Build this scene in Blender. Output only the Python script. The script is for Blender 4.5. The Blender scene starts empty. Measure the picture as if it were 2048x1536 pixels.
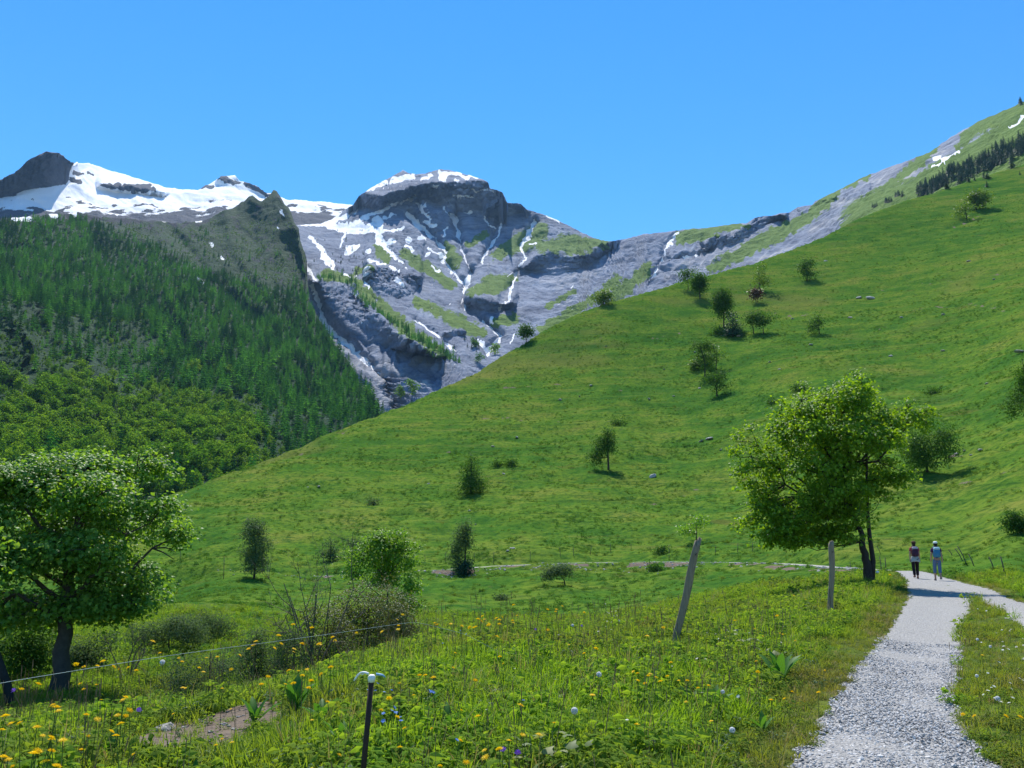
import bpy, bmesh, math, random
import numpy as np
from mathutils import Vector, Matrix, Euler

rng = np.random.default_rng(7)
random.seed(7)
SC = bpy.context.scene
COL = SC.collection
rad = math.radians

# ------------------------------------------------------------------ camera, sky, sun, exposure
F = 1774.0                      # focal length in pixels of a 2048 wide frame
PITCH = rad(10.5)
ZC = 1.6                        # eye height over the road
cam = bpy.data.cameras.new("camera"); camo = bpy.data.objects.new("camera", cam)
COL.objects.link(camo)
camo.location = (0, 0, ZC); camo.rotation_euler = (rad(90) + PITCH, 0, 0)
cam.sensor_width = 36; cam.lens = F / 2048 * 36
cam.clip_start = 0.05; cam.clip_end = 40000
SC.camera = camo

DENOISE = True
SUN_AZ, SUN_EL = rad(-7), rad(57)
w = bpy.data.worlds.new("World"); SC.world = w; w.use_nodes = True
nt = w.node_tree; nt.nodes.clear()
sky = nt.nodes.new("ShaderNodeTexSky"); sky.sky_type = 'NISHITA'; sky.sun_disc = False
sky.sun_elevation = SUN_EL; sky.sun_rotation = SUN_AZ
sky.altitude = 1800; sky.air_density = 1.15; sky.dust_density = 0.0; sky.ozone_density = 3.5
bg = nt.nodes.new("ShaderNodeBackground"); bg.inputs[1].default_value = 0.14
hs = nt.nodes.new("ShaderNodeHueSaturation"); hs.inputs['Saturation'].default_value = 1.31; hs.inputs['Hue'].default_value = .499
out = nt.nodes.new("ShaderNodeOutputWorld")
nt.links.new(sky.outputs[0], hs.inputs['Color']); nt.links.new(hs.outputs[0], bg.inputs[0]); nt.links.new(bg.outputs[0], out.inputs[0])
sl = bpy.data.lights.new("sun", 'SUN'); sl.energy = 4.8; sl.angle = rad(0.53); sl.color = (1.0, 0.955, 0.88)
so = bpy.data.objects.new("sun", sl); COL.objects.link(so)
SUNV = Vector((math.sin(SUN_AZ) * math.cos(SUN_EL), math.cos(SUN_AZ) * math.cos(SUN_EL), math.sin(SUN_EL)))
so.rotation_euler = (-SUNV).to_track_quat('-Z', 'Y').to_euler(); so.location = (0, 0, 60)
SC.view_settings.view_transform = 'Standard'; SC.view_settings.look = 'None'
SC.view_settings.exposure = 0.58; SC.view_settings.gamma = 1.0; SC.view_settings.use_curve_mapping = False
SC.cycles.max_bounces = 5; SC.cycles.diffuse_bounces = 3; SC.cycles.transmission_bounces = 3
SC.cycles.volume_bounces = 0; SC.cycles.transparent_max_bounces = 4; SC.cycles.glossy_bounces = 2
SC.cycles.use_denoising = DENOISE

# ------------------------------------------------------------------ numeric helpers
def rays(px, py):
    px = np.asarray(px, float); py = np.asarray(py, float)
    a = (px - 1024) / F; b = (768 - py) / F
    cp, sp = math.cos(PITCH), math.sin(PITCH)
    dx, dy, dz = a, cp - b * sp, sp + b * cp
    h = np.hypot(dx, dy)
    return np.arctan2(dx, dy), dz / h                 # azimuth, tan(elevation)

def pt(px, py, R):
    az, te = rays(px, py)
    return np.stack([R * np.sin(az), R * np.cos(az), ZC + R * te], -1)

def project(x, y, z):
    cp, sp = math.cos(PITCH), math.sin(PITCH)
    zz = z - ZC
    f = y * cp + zz * sp; u = -y * sp + zz * cp
    return 1024 + F * x / f, 768 - F * u / f

class TPS:
    def __init__(s, P, v, lam=1e-3):
        s.P = np.asarray(P, float); n = len(P)
        K = s.ker(s.P, s.P) + lam * np.eye(n)
        Q = np.c_[np.ones(n), s.P]
        A = np.zeros((n + 3, n + 3)); A[:n, :n] = K; A[:n, n:] = Q; A[n:, :n] = Q.T
        s.w = np.linalg.solve(A, np.r_[np.asarray(v, float), 0, 0, 0])
    @staticmethod
    def ker(a, b):
        d = ((a[:, None, :] - b[None]) ** 2).sum(-1)
        return d * np.log(d + 1e-12) * .5
    def __call__(s, X):
        X = np.asarray(X, float); sh = X.shape[:-1]; X = X.reshape(-1, 2); o = np.empty(len(X))
        for i in range(0, len(X), 20000):
            x = X[i:i + 20000]
            o[i:i + 20000] = s.ker(x, s.P) @ s.w[:-3] + s.w[-3] + x @ s.w[-2:]
        return o.reshape(sh)

def _h(ix, iy, seed):
    n = (ix.astype(np.int64) * 374761393 + iy.astype(np.int64) * 668265263 + seed * 974634773) & 0xffffffff
    n = ((n ^ (n >> 13)) * 1274126177) & 0xffffffff
    n = n ^ (n >> 16)
    return (n & 0xffff) / 65535.0

def noise(x, y, seed=0):
    x = np.asarray(x, float); y = np.asarray(y, float)
    ix = np.floor(x); iy = np.floor(y); fx = x - ix; fy = y - iy
    sx = fx * fx * fx * (fx * (fx * 6 - 15) + 10); sy = fy * fy * fy * (fy * (fy * 6 - 15) + 10)
    def g(a, b, dx, dy):
        t = _h(a, b, seed) * 2 * math.pi
        return np.cos(t) * dx + np.sin(t) * dy
    n00 = g(ix, iy, fx, fy); n10 = g(ix + 1, iy, fx - 1, fy)
    n01 = g(ix, iy + 1, fx, fy - 1); n11 = g(ix + 1, iy + 1, fx - 1, fy - 1)
    return ((n00 * (1 - sx) + n10 * sx) * (1 - sy) + (n01 * (1 - sx) + n11 * sx) * sy) * 1.5

def fbm(x, y, oct=4, seed=0, gain=.5, ridged=False):
    t = 0; a = 1.0; s = 0
    for o in range(oct):
        n = noise(x * 2 ** o, y * 2 ** o, seed + o * 17)
        if ridged: n = 1 - 2 * np.abs(n)
        t = t + a * n; s += a; a *= gain
    return t / s

def sstep(a, b, x):
    t = np.clip((x - a) / (b - a), 0, 1); return t * t * (3 - 2 * t)

def seg_dist(X, Y, pts):
    """distance to a polyline and the running parameter (index + t) of the nearest point"""
    best = np.full(X.shape, 1e9); par = np.zeros(X.shape)
    for i in range(len(pts) - 1):
        ax, ay = pts[i][:2]; bx, by = pts[i + 1][:2]
        dx, dy = bx - ax, by - ay
        t = np.clip(((X - ax) * dx + (Y - ay) * dy) / (dx * dx + dy * dy + 1e-9), 0, 1)
        d = np.hypot(X - ax - t * dx, Y - ay - t * dy)
        m = d < best
        best = np.where(m, d, best); par = np.where(m, i + t, par)
    return best, par

def in_poly(X, Y, poly):
    c = np.zeros(X.shape, bool); n = len(poly)
    for i in range(n):
        x1, y1 = poly[i]; x2, y2 = poly[(i + 1) % n]
        c ^= ((y1 > Y) != (y2 > Y)) & (X < (x2 - x1) * (Y - y1) / (y2 - y1 + 1e-9) + x1)
    return c

# ------------------------------------------------------------------ object helpers
def tag(o, label=None, cat=None, group=None, kind=None):
    if label: o['label'] = label
    if cat: o['category'] = cat
    if group: o['group'] = group
    if kind: o['kind'] = kind
    return o

def thing(name, label, cat, loc=(0, 0, 0), group=None, rz=0):
    o = bpy.data.objects.new(name, None); COL.objects.link(o)
    o.empty_display_size = .3
    o.location = loc; o.rotation_euler = (0, 0, rz)
    return tag(o, label, cat, group)

def mesh_np(name, V, Fq, mats=None, smooth=True, midx=None):
    """V (n,3); Fq list of (m,k) index arrays"""
    me = bpy.data.meshes.new(name)
    V = np.asarray(V, np.float32)
    if not isinstance(Fq, (list, tuple)): Fq = [Fq]
    Fq = [np.asarray(f, np.int32) for f in Fq if len(f)]
    nl = sum(f.size for f in Fq); npol = sum(len(f) for f in Fq)
    me.vertices.add(len(V)); me.vertices.foreach_set("co", V.ravel())
    me.loops.add(nl); me.polygons.add(npol)
    me.loops.foreach_set("vertex_index", np.concatenate([f.ravel() for f in Fq]))
    tot = np.concatenate([np.full(len(f), f.shape[1], np.int32) for f in Fq])
    st = np.r_[0, np.cumsum(tot)[:-1]].astype(np.int32)
    me.polygons.foreach_set("loop_start", st)
    try: me.polygons.foreach_set("loop_total", tot)
    except Exception: pass
    if mats:
        for m in (mats if isinstance(mats, (list, tuple)) else [mats]): me.materials.append(m)
    if midx is not None: me.polygons.foreach_set("material_index", np.asarray(midx, np.int32))
    me.update(calc_edges=True)
    me.polygons.foreach_set("use_smooth", np.full(npol, bool(smooth)))
    return me

def link(name, me, parent=None, loc=None):
    o = bpy.data.objects.new(name, me); COL.objects.link(o)
    if parent is not None: o.parent = parent
    if loc is not None: o.location = loc
    return o

def attr(me, name, arr):
    a = me.attributes.new(name, 'FLOAT', 'POINT'); a.data.foreach_set('value', np.asarray(arr, np.float32).ravel())

def grid_faces(nr, nc):
    i = np.arange(nr - 1)[:, None] * nc + np.arange(nc - 1)[None]
    return np.stack([i, i + 1, i + nc + 1, i + nc], -1).reshape(-1, 4)

class MB:
    """collects pieces for one mesh"""
    def __init__(s): s.V = []; s.F3 = []; s.F4 = []; s.n = 0
    def add(s, V, F):
        V = np.asarray(V, float); F = np.asarray(F, int)
        if len(F):
            (s.F3 if F.shape[1] == 3 else s.F4).append(F + s.n)
        s.V.append(V); s.n += len(V)
    def tube(s, P, R, n=6, cap=True):
        P = np.asarray(P, float); R = np.broadcast_to(np.asarray(R, float), (len(P),))
        T = np.gradient(P, axis=0); T /= np.linalg.norm(T, axis=1)[:, None] + 1e-9
        ref = np.array([1., 0, 0]) if abs(T[0, 0]) < .8 else np.array([0, 1., 0])
        A = np.cross(T, ref); A /= np.linalg.norm(A, axis=1)[:, None] + 1e-9
        B = np.cross(T, A)
        th = np.arange(n) / n * 2 * math.pi
        V = P[:, None] + R[:, None, None] * (np.cos(th)[None, :, None] * A[:, None] + np.sin(th)[None, :, None] * B[:, None])
        k = len(P); V = V.reshape(-1, 3)
        f = []
        for i in range(k - 1):
            for j in range(n):
                f.append((i * n + j, i * n + (j + 1) % n, (i + 1) * n + (j + 1) % n, (i + 1) * n + j))
        base = s.n
        s.add(V, f)
        if cap:
            c = s.n; s.V.append(np.array([P[0], P[-1]])); s.n += 2
            f3 = [(base + (j + 1) % n, base + j, c) for j in range(n)] + \
                 [(base + (k - 1) * n + j, base + (k - 1) * n + (j + 1) % n, c + 1) for j in range(n)]
            s.F3.append(np.array(f3))
    def box(s, c, d, R=None):
        x, y, z = np.array(d) / 2
        V = np.array([(-x, -y, -z), (x, -y, -z), (x, y, -z), (-x, y, -z), (-x, -y, z), (x, -y, z), (x, y, z), (-x, y, z)])
        if R is not None: V = V @ np.array(R).T
        s.add(V + np.array(c), [(0, 3, 2, 1), (4, 5, 6, 7), (0, 1, 5, 4), (1, 2, 6, 5), (2, 3, 7, 6), (3, 0, 4, 7)])
    def loft(s, rings, cap=True):
        """rings: list of (n,3) closed loops"""
        n = len(rings[0]); V = np.concatenate(rings); f = []
        for i in range(len(rings) - 1):
            for j in range(n):
                f.append((i * n + j, i * n + (j + 1) % n, (i + 1) * n + (j + 1) % n, (i + 1) * n + j))
        b = s.n; s.add(V, f)
        if cap:
            c = s.n; s.V.append(np.array([rings[0].mean(0), rings[-1].mean(0)])); s.n += 2; k = len(rings)
            s.F3.append(np.array([(b + (j + 1) % n, b + j, c) for j in range(n)] + [(b + (k - 1) * n + j, b + (k - 1) * n + (j + 1) % n, c + 1) for j in range(n)]))
    def mesh(s, name, mat, smooth=True):
        Fs = []
        if s.F3: Fs.append(np.concatenate(s.F3))
        if s.F4: Fs.append(np.concatenate(s.F4))
        return mesh_np(name, np.concatenate(s.V), Fs, mat, smooth)
    def build(s, name, mat, parent=None, smooth=True, loc=None):
        return link(name, s.mesh(name, mat, smooth), parent, loc)

def ell(c, r, n=12, m=8, pw=1.0):
    """closed rings of an ellipsoid for MB.loft"""
    th = np.arange(n) / n * 2 * math.pi; out = []
    for k in range(m + 1):
        a = -math.pi / 2 + math.pi * (k + .02) / (m + .04)
        ca, sa = math.cos(a), math.sin(a)
        ca = abs(ca) ** pw; sa = math.copysign(abs(sa) ** pw, sa)
        out.append(np.c_[c[0] + r[0] * ca * np.cos(th), c[1] + r[1] * ca * np.sin(th), np.full(n, c[2] + r[2] * sa)])
    return out

# ------------------------------------------------------------------ materials
class NB:
    def __init__(s, name):
        s.m = bpy.data.materials.new(name); s.m.use_nodes = True
        s.t = s.m.node_tree; s.t.nodes.clear()
        s.out = s.n('ShaderNodeOutputMaterial')
    def n(s, typ, **kw):
        o = s.t.nodes.new(typ)
        for k, v in kw.items(): setattr(o, k, v)
        return o
    def set(s, sock, v):
        if isinstance(v, bpy.types.NodeSocket): s.t.links.new(v, sock)
        elif isinstance(v, tuple) and len(v) == 3 and sock.type == 'RGBA': sock.default_value = (*v, 1)
        else: sock.default_value = v
    def noise(s, vec, scale, detail=4, rough=.55, dist=0):
        o = s.n('ShaderNodeTexNoise'); s.set(o.inputs['Vector'], vec); o.inputs['Scale'].default_value = scale
        o.inputs['Detail'].default_value = detail; o.inputs['Roughness'].default_value = rough; o.inputs['Distortion'].default_value = dist
        return o.outputs['Fac']
    def mapping(s, vec, scale=(1, 1, 1), rot=(0, 0, 0)):
        o = s.n('ShaderNodeMapping'); s.set(o.inputs[0], vec); o.inputs['Scale'].default_value = scale; o.inputs['Rotation'].default_value = rot
        return o.outputs[0]
    def math(s, op, a, b=0.0, c=0.0):
        o = s.n('ShaderNodeMath', operation=op); s.set(o.inputs[0], a); s.set(o.inputs[1], b); s.set(o.inputs[2], c)
        return o.outputs[0]
    def step(s, v, a, b, lo=0., hi=1.):
        o = s.n('ShaderNodeMapRange', interpolation_type='SMOOTHSTEP'); s.set(o.inputs[0], v)
        s.set(o.inputs[1], a); s.set(o.inputs[2], b); s.set(o.inputs[3], lo); s.set(o.inputs[4], hi)
        return o.outputs[0]
    def mix(s, f, a, b, mode='MIX'):
        o = s.n('ShaderNodeMix', data_type='RGBA', blend_type=mode)
        s.set(o.inputs[0], f); s.set(o.inputs[6], a); s.set(o.inputs[7], b)
        return o.outputs[2]
    def ramp(s, f, stops):
        o = s.n('ShaderNodeValToRGB'); s.set(o.inputs[0], f)
        e = o.color_ramp.elements
        while len(e) < len(stops): e.new(.5)
        for k, (p, c) in zip(e, stops): k.position = p; k.color = (*c, 1)
        return o.outputs[0]
    def attr(s, name, typ='GEOMETRY'):
        o = s.n('ShaderNodeAttribute'); o.attribute_name = name; o.attribute_type = typ
        return o.outputs['Fac']
    def pos(s): return s.n('ShaderNodeNewGeometry').outputs['Position']
    def obj(s): return s.n('ShaderNodeTexCoord').outputs['Object']
    def rnd(s): return s.n('ShaderNodeObjectInfo').outputs['Random']
    def bump(s, h, dist, strength=1.0, nrm=None):
        o = s.n('ShaderNodeBump'); s.set(o.inputs['Height'], h); o.inputs['Distance'].default_value = dist
        o.inputs['Strength'].default_value = strength
        if nrm is not None: s.set(o.inputs['Normal'], nrm)
        return o.outputs[0]
    def bsdf(s, color, rough=.8, spec=.2, normal=None, metallic=0.):
        o = s.n('ShaderNodeBsdfPrincipled'); s.set(o.inputs['Base Color'], color); s.set(o.inputs['Roughness'], rough)
        s.set(o.inputs['Specular IOR Level'], spec); s.set(o.inputs['Metallic'], metallic)
        if normal is not None: s.set(o.inputs['Normal'], normal)
        return o.outputs[0]
    def done(s, surf): s.t.links.new(surf, s.out.inputs[0]); return s.m

def plain(name, col, rough=.7, spec=.3, var=.25, scale=30, bump=0.0, metallic=0.):
    b = NB(name); n = b.noise(b.obj(), scale, 4)
    c = b.mix(n, tuple(np.array(col) * (1 - var)), tuple(np.array(col) * (1 + var)))
    return b.done(b.bsdf(c, rough, spec, b.bump(n, bump) if bump else None, metallic))

def leafmat(name, c0, c1, trans=.45, tcol=None, rough=.45, spec=.35, lv=True, objvar=.5, tint=None):
    """leaf: reflects and lets light through; colour varies leaf by leaf"""
    b = NB(name)
    f = b.attr('lv') if lv else b.rnd()
    if objvar and lv: f = b.math('ADD', b.math('MULTIPLY', f, 1 - objvar), b.math('MULTIPLY', b.rnd(), objvar))
    c = b.mix(f, tuple(1.45 * np.array(c0)), tuple(1.45 * np.array(c1)))
    if tint: c = b.mix(b.attr('tint', 'INSTANCER'), c, tint)
    if spec < .05:
        pn = b.n('ShaderNodeBsdfDiffuse'); b.set(pn.inputs[0], c); p = pn.outputs[0]
    else: p = b.bsdf(c, rough, spec)
    t = b.n('ShaderNodeBsdfTranslucent')
    tc = b.mix(1.0, c, tcol or (1.5, 1.45, .55), 'MULTIPLY')
    b.set(t.inputs[0], tc)
    m = b.n('ShaderNodeMixShader'); m.inputs[0].default_value = trans
    b.t.links.new(p, m.inputs[1]); b.t.links.new(t.outputs[0], m.inputs[2])
    return b.done(m.outputs[0])

def smooth0(a, k):
    ker = np.hanning(k + 2)[1:-1]; ker /= ker.sum()
    return np.convolve(np.pad(a, k // 2, mode='edge'), ker, 'valid')[:len(a)]

# ------------------------------------------------------------------ GROUND: meadow, hollow, green hill
RS = 0.14
GC = [  # pixel x, pixel y, distance
 # road and its surroundings
 (1780, 1536, 6.5), (1790, 1400, 9.4), (1810, 1300, 14), (1880, 1220, 23.2), (1860, 1160, 44.5), (1810, 1141, 58),
 (2048, 1300, 14.2), (2048, 1230, 21.5), (2048, 1165, 42), (2090, 1130, 60), (2300, 1300, 14), (2300, 1160, 40),
 (1600, 1536, 6.3), (1500, 1400, 8.6), (1650, 1300, 12.6), (1740, 1220, 20.5), (1740, 1165, 36), (1660, 1228, 18), (1350, 1285, 12.5),
 # the near meadow and its far rim
 (1100, 1536, 5.6), (600, 1566, 5.3), (100, 1590, 5.1), (-300, 1590, 5.1), (1100, 1390, 8.2), (600, 1440, 7.2), (100, 1530, 6.1),
 (1250, 1272, 15.5), (1050, 1274, 15.0), (860, 1296, 14.0), (700, 1345, 12.0), (500, 1400, 10.2), (300, 1450, 9.0), (50, 1492, 8.0), (-200, 1500, 7.8),
 (1450, 1240, 20), (1560, 1216, 24),
 # the hollow
 (1100, 1275, 26), (800, 1312, 22), (600, 1385, 19), (350, 1480, 16), (115, 1385, 24), (-100, 1450, 20), (1350, 1225, 36),
 (1130, 1190, 66), (1130, 1172, 73), (900, 1215, 55), (900, 1180, 75), (700, 1215, 50), (480, 1215, 52), (350, 1230, 45), (1350, 1180, 60), (1500, 1160, 58),
 (1350, 1145, 84), (1500, 1145, 76), (1620, 1160, 50), (1680, 1145, 55), (320, 1190, 90), (600, 1180, 84), (50, 1250, 45), (50, 1190, 90), (-250, 1230, 55), (-250, 1190, 95),
 # the hill
 (320, 1120, 118), (600, 1110, 112), (900, 1105, 112), (1200, 1100, 108), (1450, 1100, 98), (1650, 1105, 82), (1800, 1112, 72), (1950, 1110, 66), (2048, 1095, 62), (2250, 1060, 60),
 (510, 1050, 132), (620, 960, 168), (760, 920, 188), (940, 985, 155), (800, 1020, 145), (1210, 945, 165), (1050, 850, 215), (1150, 760, 262), (1300, 690, 300), (1400, 790, 240), (1460, 660, 315), (1500, 1000, 135), (1600, 880, 160),
 (1615, 560, 395), (1700, 700, 265), (1740, 900, 145), (1850, 945, 122), (1900, 800, 190), (1850, 600, 330), (1800, 480, 480), (2048, 950, 100), (2048, 820, 150), (2048, 650, 245), (2048, 500, 400), (2300, 900, 95), (2300, 650, 200), (2300, 450, 420),
]
gP, gV = [], []
for px, py, R in GC:
    az, te = rays(px, py); z = ZC + R * te
    gP.append((az, math.log(R) * RS)); gV.append(z / R)
# the crest, and behind each stretch of it the hill falls away
CREST = [(-300, 1030, 200), (-50, 1020, 190), (150, 1010, 180), (330, 985, 172), (400, 962, 181), (480, 930, 192), (540, 908, 200), (600, 886, 209), (680, 858, 222), (750, 830, 238), (850, 788, 260), (950, 741, 284), (1000, 711, 299), (1050, 680, 315), (1120, 641, 333), (1200, 605, 352), (1300, 574, 374), (1400, 551, 400), (1500, 522, 436), (1600, 490, 480), (1670, 457, 518), (1740, 420, 560), (1800, 398, 598), (1870, 378, 640), (1960, 350, 690), (2048, 322, 740), (2170, 290, 800), (2300, 250, 860)]
ca = np.array(CREST, float)
_u = np.arange(-360, 2361, 10.)
_cy = np.interp(_u, ca[:, 0], ca[:, 1]); _cR = np.interp(_u, ca[:, 0], ca[:, 2])
for _ in range(2): _cy = smooth0(_cy, 13); _cR = smooth0(_cR, 17)
_caz, _cte = rays(_u, _cy)
def crest_y(px): return np.interp(px, _u, _cy)
for i in range(6, len(_u) - 6, 6):
    z = ZC + _cR[i] * _cte[i]
    gP.append((_caz[i], math.log(_cR[i]) * RS)); gV.append(z / _cR[i])
# feet of the camera
for a in (-.75, -.3, .2, .55, .8):
    gP.append((a, math.log(1.5) * RS)); gV.append(0.0)
    gP.append((a, math.log(3.2) * RS)); gV.append(.03 if a < .3 else 0)
gT = TPS(gP, gV, 1e-5)

_mte = (gT(np.stack([_caz, np.log(_cR) * RS], -1)) * _cR - ZC) / _cR
# the far track: pixel, pixel, distance -> terrace on the hill foot
TRK = [(200, 1168, 110), (320, 1166, 106), (510, 1158, 100), (700, 1150, 97), (860, 1141, 95), (980, 1133, 96), (1100, 1127, 97), (1230, 1124, 97), (1350, 1124, 94), (1450, 1125, 89), (1530, 1127, 83), (1620, 1131, 75), (1700, 1136, 67), (1765, 1140, 60)]
TW = np.array([pt(*t) for t in TRK])
RDC = np.array([(2.6, 0.0), (2.35, 4), (2.5, 6.0), (2.95, 8.5), (4.15, 12), (6.3, 17.5), (9.1, 24), (12.8, 31), (16.0, 37), (19.0, 43.5), (21.6, 50), (23.3, 57), (23.6, 60)])  # road centre on the ground

def _onhill(px, py):
    """rough place on the bare hill for a pixel"""
    az, te = rays(px, py); R = np.exp(np.linspace(math.log(60), math.log(800), 500))
    f = ZC + R * te - ground(R * np.sin(az), R * np.cos(az), False)
    i = max(int(np.argmax(f < 0)), 1); return R[i] * math.sin(az), R[i] * math.cos(az)
SCARS = []
def ground(x, y, detail=True):
    x = np.asarray(x, float); y = np.asarray(y, float)
    r = np.maximum(np.hypot(x, y), .4); az = np.arctan2(x, y)
    azc = np.clip(az, -.62, .66)
    lr = np.log(np.clip(r, 1.5, 1500)) * RS
    z = gT(np.stack([azc, lr], -1)) * r
    # the hill rises to its crest and falls away behind it
    Rc = np.interp(azc, _caz, _cR); tc = np.interp(azc, _caz, _cte)
    dl = tc - (np.interp(azc, _caz, _mte))
    te = (z - ZC) / r + dl * sstep(.55, 1, r / Rc)
    lim = tc - .07 * np.maximum(1 - r / Rc, 0) * np.maximum(tc, .1) / .25
    te = np.where(r > .35 * Rc, np.minimum(te, lim) - .004 * np.log1p(np.exp(-np.abs(te - lim) / .004)) * sstep(.35, .6, r / Rc), te)
    zc_ = ZC + Rc * tc
    z = np.where(r < Rc, ZC + te * r, zc_ - .004 * Rc * .69 - (r - Rc) * .15 - (r - Rc) ** 2 / Rc * .45)
    back = sstep(1.15, 1.9, np.abs(az))
    z = z * (1 - back) - back * np.minimum(r * .03, 12)
    # terrace of the far track
    d, p = seg_dist(x, y, TW)
    zt = np.interp(p, np.arange(len(TW)), TW[:, 2])
    wt = 1 - sstep(1.3, 3.6, d)
    z = z * (1 - wt) + zt * wt
    if detail:
        rd, _ = seg_dist(x, y, RDC)
        q = sstep(1.5, 5, rd) * (1 - .85 * wt)
        z = z + q * (fbm(x / 3.2, y / 3.2, 3, 5) * (.16 + .22 * sstep(60, 120, r)) * sstep(3, 9, r)
             + fbm(x / 14, y / 14, 3, 9) * .85 * sstep(20, 70, r)
             + fbm(x / 75, y / 75, 3, 21) * 1.5 * sstep(70, 170, r)
             + (fbm(x / 1.3, y / 1.3, 2, 33)) * .14 * sstep(30, 90, r))
        # little cattle terraces following the contours of the hill
        h = z * .95 + fbm(x / 26, y / 26, 3, 41) * 3.2
        z = z + q * sstep(100, 170, r) * .60 * sstep(-.1, .5, fbm(x / 60, y / 60, 2, 51)) * np.abs(((h / 2.3) % 1) - .5)
    if detail:
        for pts, wd, dp in SCARS:
            a = np.array(pts); k = (x > a[:, 0].min() - 6) & (x < a[:, 0].max() + 6) & (y > a[:, 1].min() - 6) & (y < a[:, 1].max() + 6)
            if k.any():
                d, _ = seg_dist(x[k], y[k], pts); zz = np.array(z); zz[k] -= dp * np.exp(-(d / wd) ** 2); z = zz
    return z

def gpt(px, py, hoff=0.0, rmax=900., rmin=3.0):
    """where the sight line of a pixel meets the ground (raised by hoff)"""
    az, te = rays(px, py)
    R = np.exp(np.linspace(math.log(rmin), math.log(rmax), 900))
    x, y = R * np.sin(az), R * np.cos(az)
    f = ZC + R * te - ground(x, y) - hoff
    i = np.argmax(f < 0)
    if not (f < 0).any(): i = int(np.argmin(f))
    i = max(i, 1)
    a, b = R[i - 1], R[i]
    fa, fb = f[i - 1], f[i]
    rr = a + (b - a) * np.clip(fa / (fa - fb + 1e-12), 0, 1)
    x, y = rr * math.sin(az), rr * math.cos(az)
    return Vector((x, y, float(ground(x, y)))), rr

def gat(px, R, py=1150):
    az, _ = rays(px, py); x, y = R * math.sin(az), R * math.cos(az)
    return Vector((x, y, float(ground(x, y))))

def z3p(l): return [(1150 + x * .4395, 150 + y * .4395) for x, y in l]
for l, wd, dp in [(z3p([(1270, 1010), (1450, 965), (1600, 938), (1740, 930), (1830, 905), (2000, 893), (2100, 885)]), 1.3, .8), (z3p([(1700, 700), (1760, 675), (1810, 645)]), 1.6, 1.1), (z3p([(1810, 640), (1930, 620), (2043, 590)]), .9, .5), (z3p([(560, 988), (700, 985), (830, 988), (950, 1000)]), .7, .35), (z3p([(1330, 1165), (1420, 1150), (1500, 1165)]), .8, .5),
    (z3p([(1500, 1080), (1640, 1060), (1800, 1050), (1950, 1070)]), .8, .4), (z3p([(900, 1075), (1010, 1090), (1100, 1070)]), .8, .5), (z3p([(1500, 1200), (1560, 1195), (1620, 1180)]), .7, .4), (z3p([(350, 1190), (440, 1185), (520, 1160)]), .7, .4), (z3p([(1050, 830), (1150, 845), (1280, 840)]), .5, .3), (z3p([(1280, 1480), (1500, 1400), (1700, 1360)]), .6, .3),
    ([(567, 911), (600, 908), (643, 903)], .9, .6), ([(605, 984), (630, 977), (652, 971)], .7, .5), ([(1000, 1052), (1108, 1065), (1210, 1075), (1345, 1088), (1420, 1098)], .5, .2), ([(600, 905), (680, 872), (720, 860)], .6, .35), ([(780, 905), (900, 905), (1000, 915)], .7, .3), ([(880, 845), (1000, 838), (1120, 842)], .7, .35), ([(1130, 690), (1250, 670), (1320, 655)], .7, .35), ([(1000, 775), (1130, 765), (1250, 780)], .7, .35), ([(1300, 1000), (1400, 970), (1480, 960)], .6, .3), ([(1700, 1010), (1800, 985), (1950, 960), (2048, 945)], .7, .4), ([(1880, 905), (1960, 895), (2048, 890)], .6, .4)]:
    q = [p_ for a_, b_ in zip(l[:-1], l[1:]) for p_ in [(a_[0] + (b_[0] - a_[0]) * t_, a_[1] + (b_[1] - a_[1]) * t_ + rng.normal() * 1.5) for t_ in (0, .33, .66)]] + [l[-1]]
    SCARS.append(([_onhill(*p_) for p_ in q], wd * 1.5, dp * 1.3))

# road outline, on the ground
def groad(px, py):
    az, te = rays(px, py); R = np.clip(-ZC / np.minimum(te, -1e-3), 3, 80)
    for _ in range(12):
        R = .5 * R + .5 * np.clip((ground(R * np.sin(az), R * np.cos(az), False) - ZC) / te, 3, 90)
    return R * np.sin(az), R * np.cos(az)

LEFT_TRACK = [(1536, 1572, 1992), (1490, 1608, 1952), (1450, 1640, 1908), (1400, 1668, 1910), (1350, 1702, 1916), (1300, 1748, 1922), (1250, 1786, 1927), (1215, 1808, 1940), (1195, 1815, 1948), (1180, 1817, 1918), (1170, 1814, 1896), (1160, 1808, 1876), (1152, 1802, 1856), (1146, 1797, 1838), (1142, 1792, 1822)]
RIGHT_TRACK = [(1320, 2062, 2330), (1280, 2052, 2240), (1250, 2040, 2160), (1225, 2010, 2098), (1205, 1972, 2046), (1190, 1940, 2008), (1178, 1912, 1972), (1168, 1888, 1932), (1160, 1870, 1904), (1153, 1850, 1880), (1147, 1832, 1862), (1143, 1818, 1846)]

def track_polys():
    res = []
    for tr in (LEFT_TRACK, RIGHT_TRACK):
        L = np.array([groad(l, y) for y, l, r in tr]); R = np.array([groad(r, y) for y, l, r in tr])
        if tr is LEFT_TRACK:       # carry on towards and past the photographer's feet
            L = np.r_[[(1.2, -3.), (1.25, 0.5), (1.55, 3.4)], L]; R = np.r_[[(2.75, -3.), (2.8, .5), (2.95, 3.4)], R]
        else:
            L = np.r_[[(4.1, -3.), (4.2, 2.0), (5.1, 6.5)], L]; R = np.r_[[(6.0, -3.), (6.2, 2.), (7.2, 6.5)], R]
        res.append((L, R))
    return res
TRACKS = track_polys()
TPOLY = [np.r_[L, R[::-1]] for L, R in TRACKS]

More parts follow.
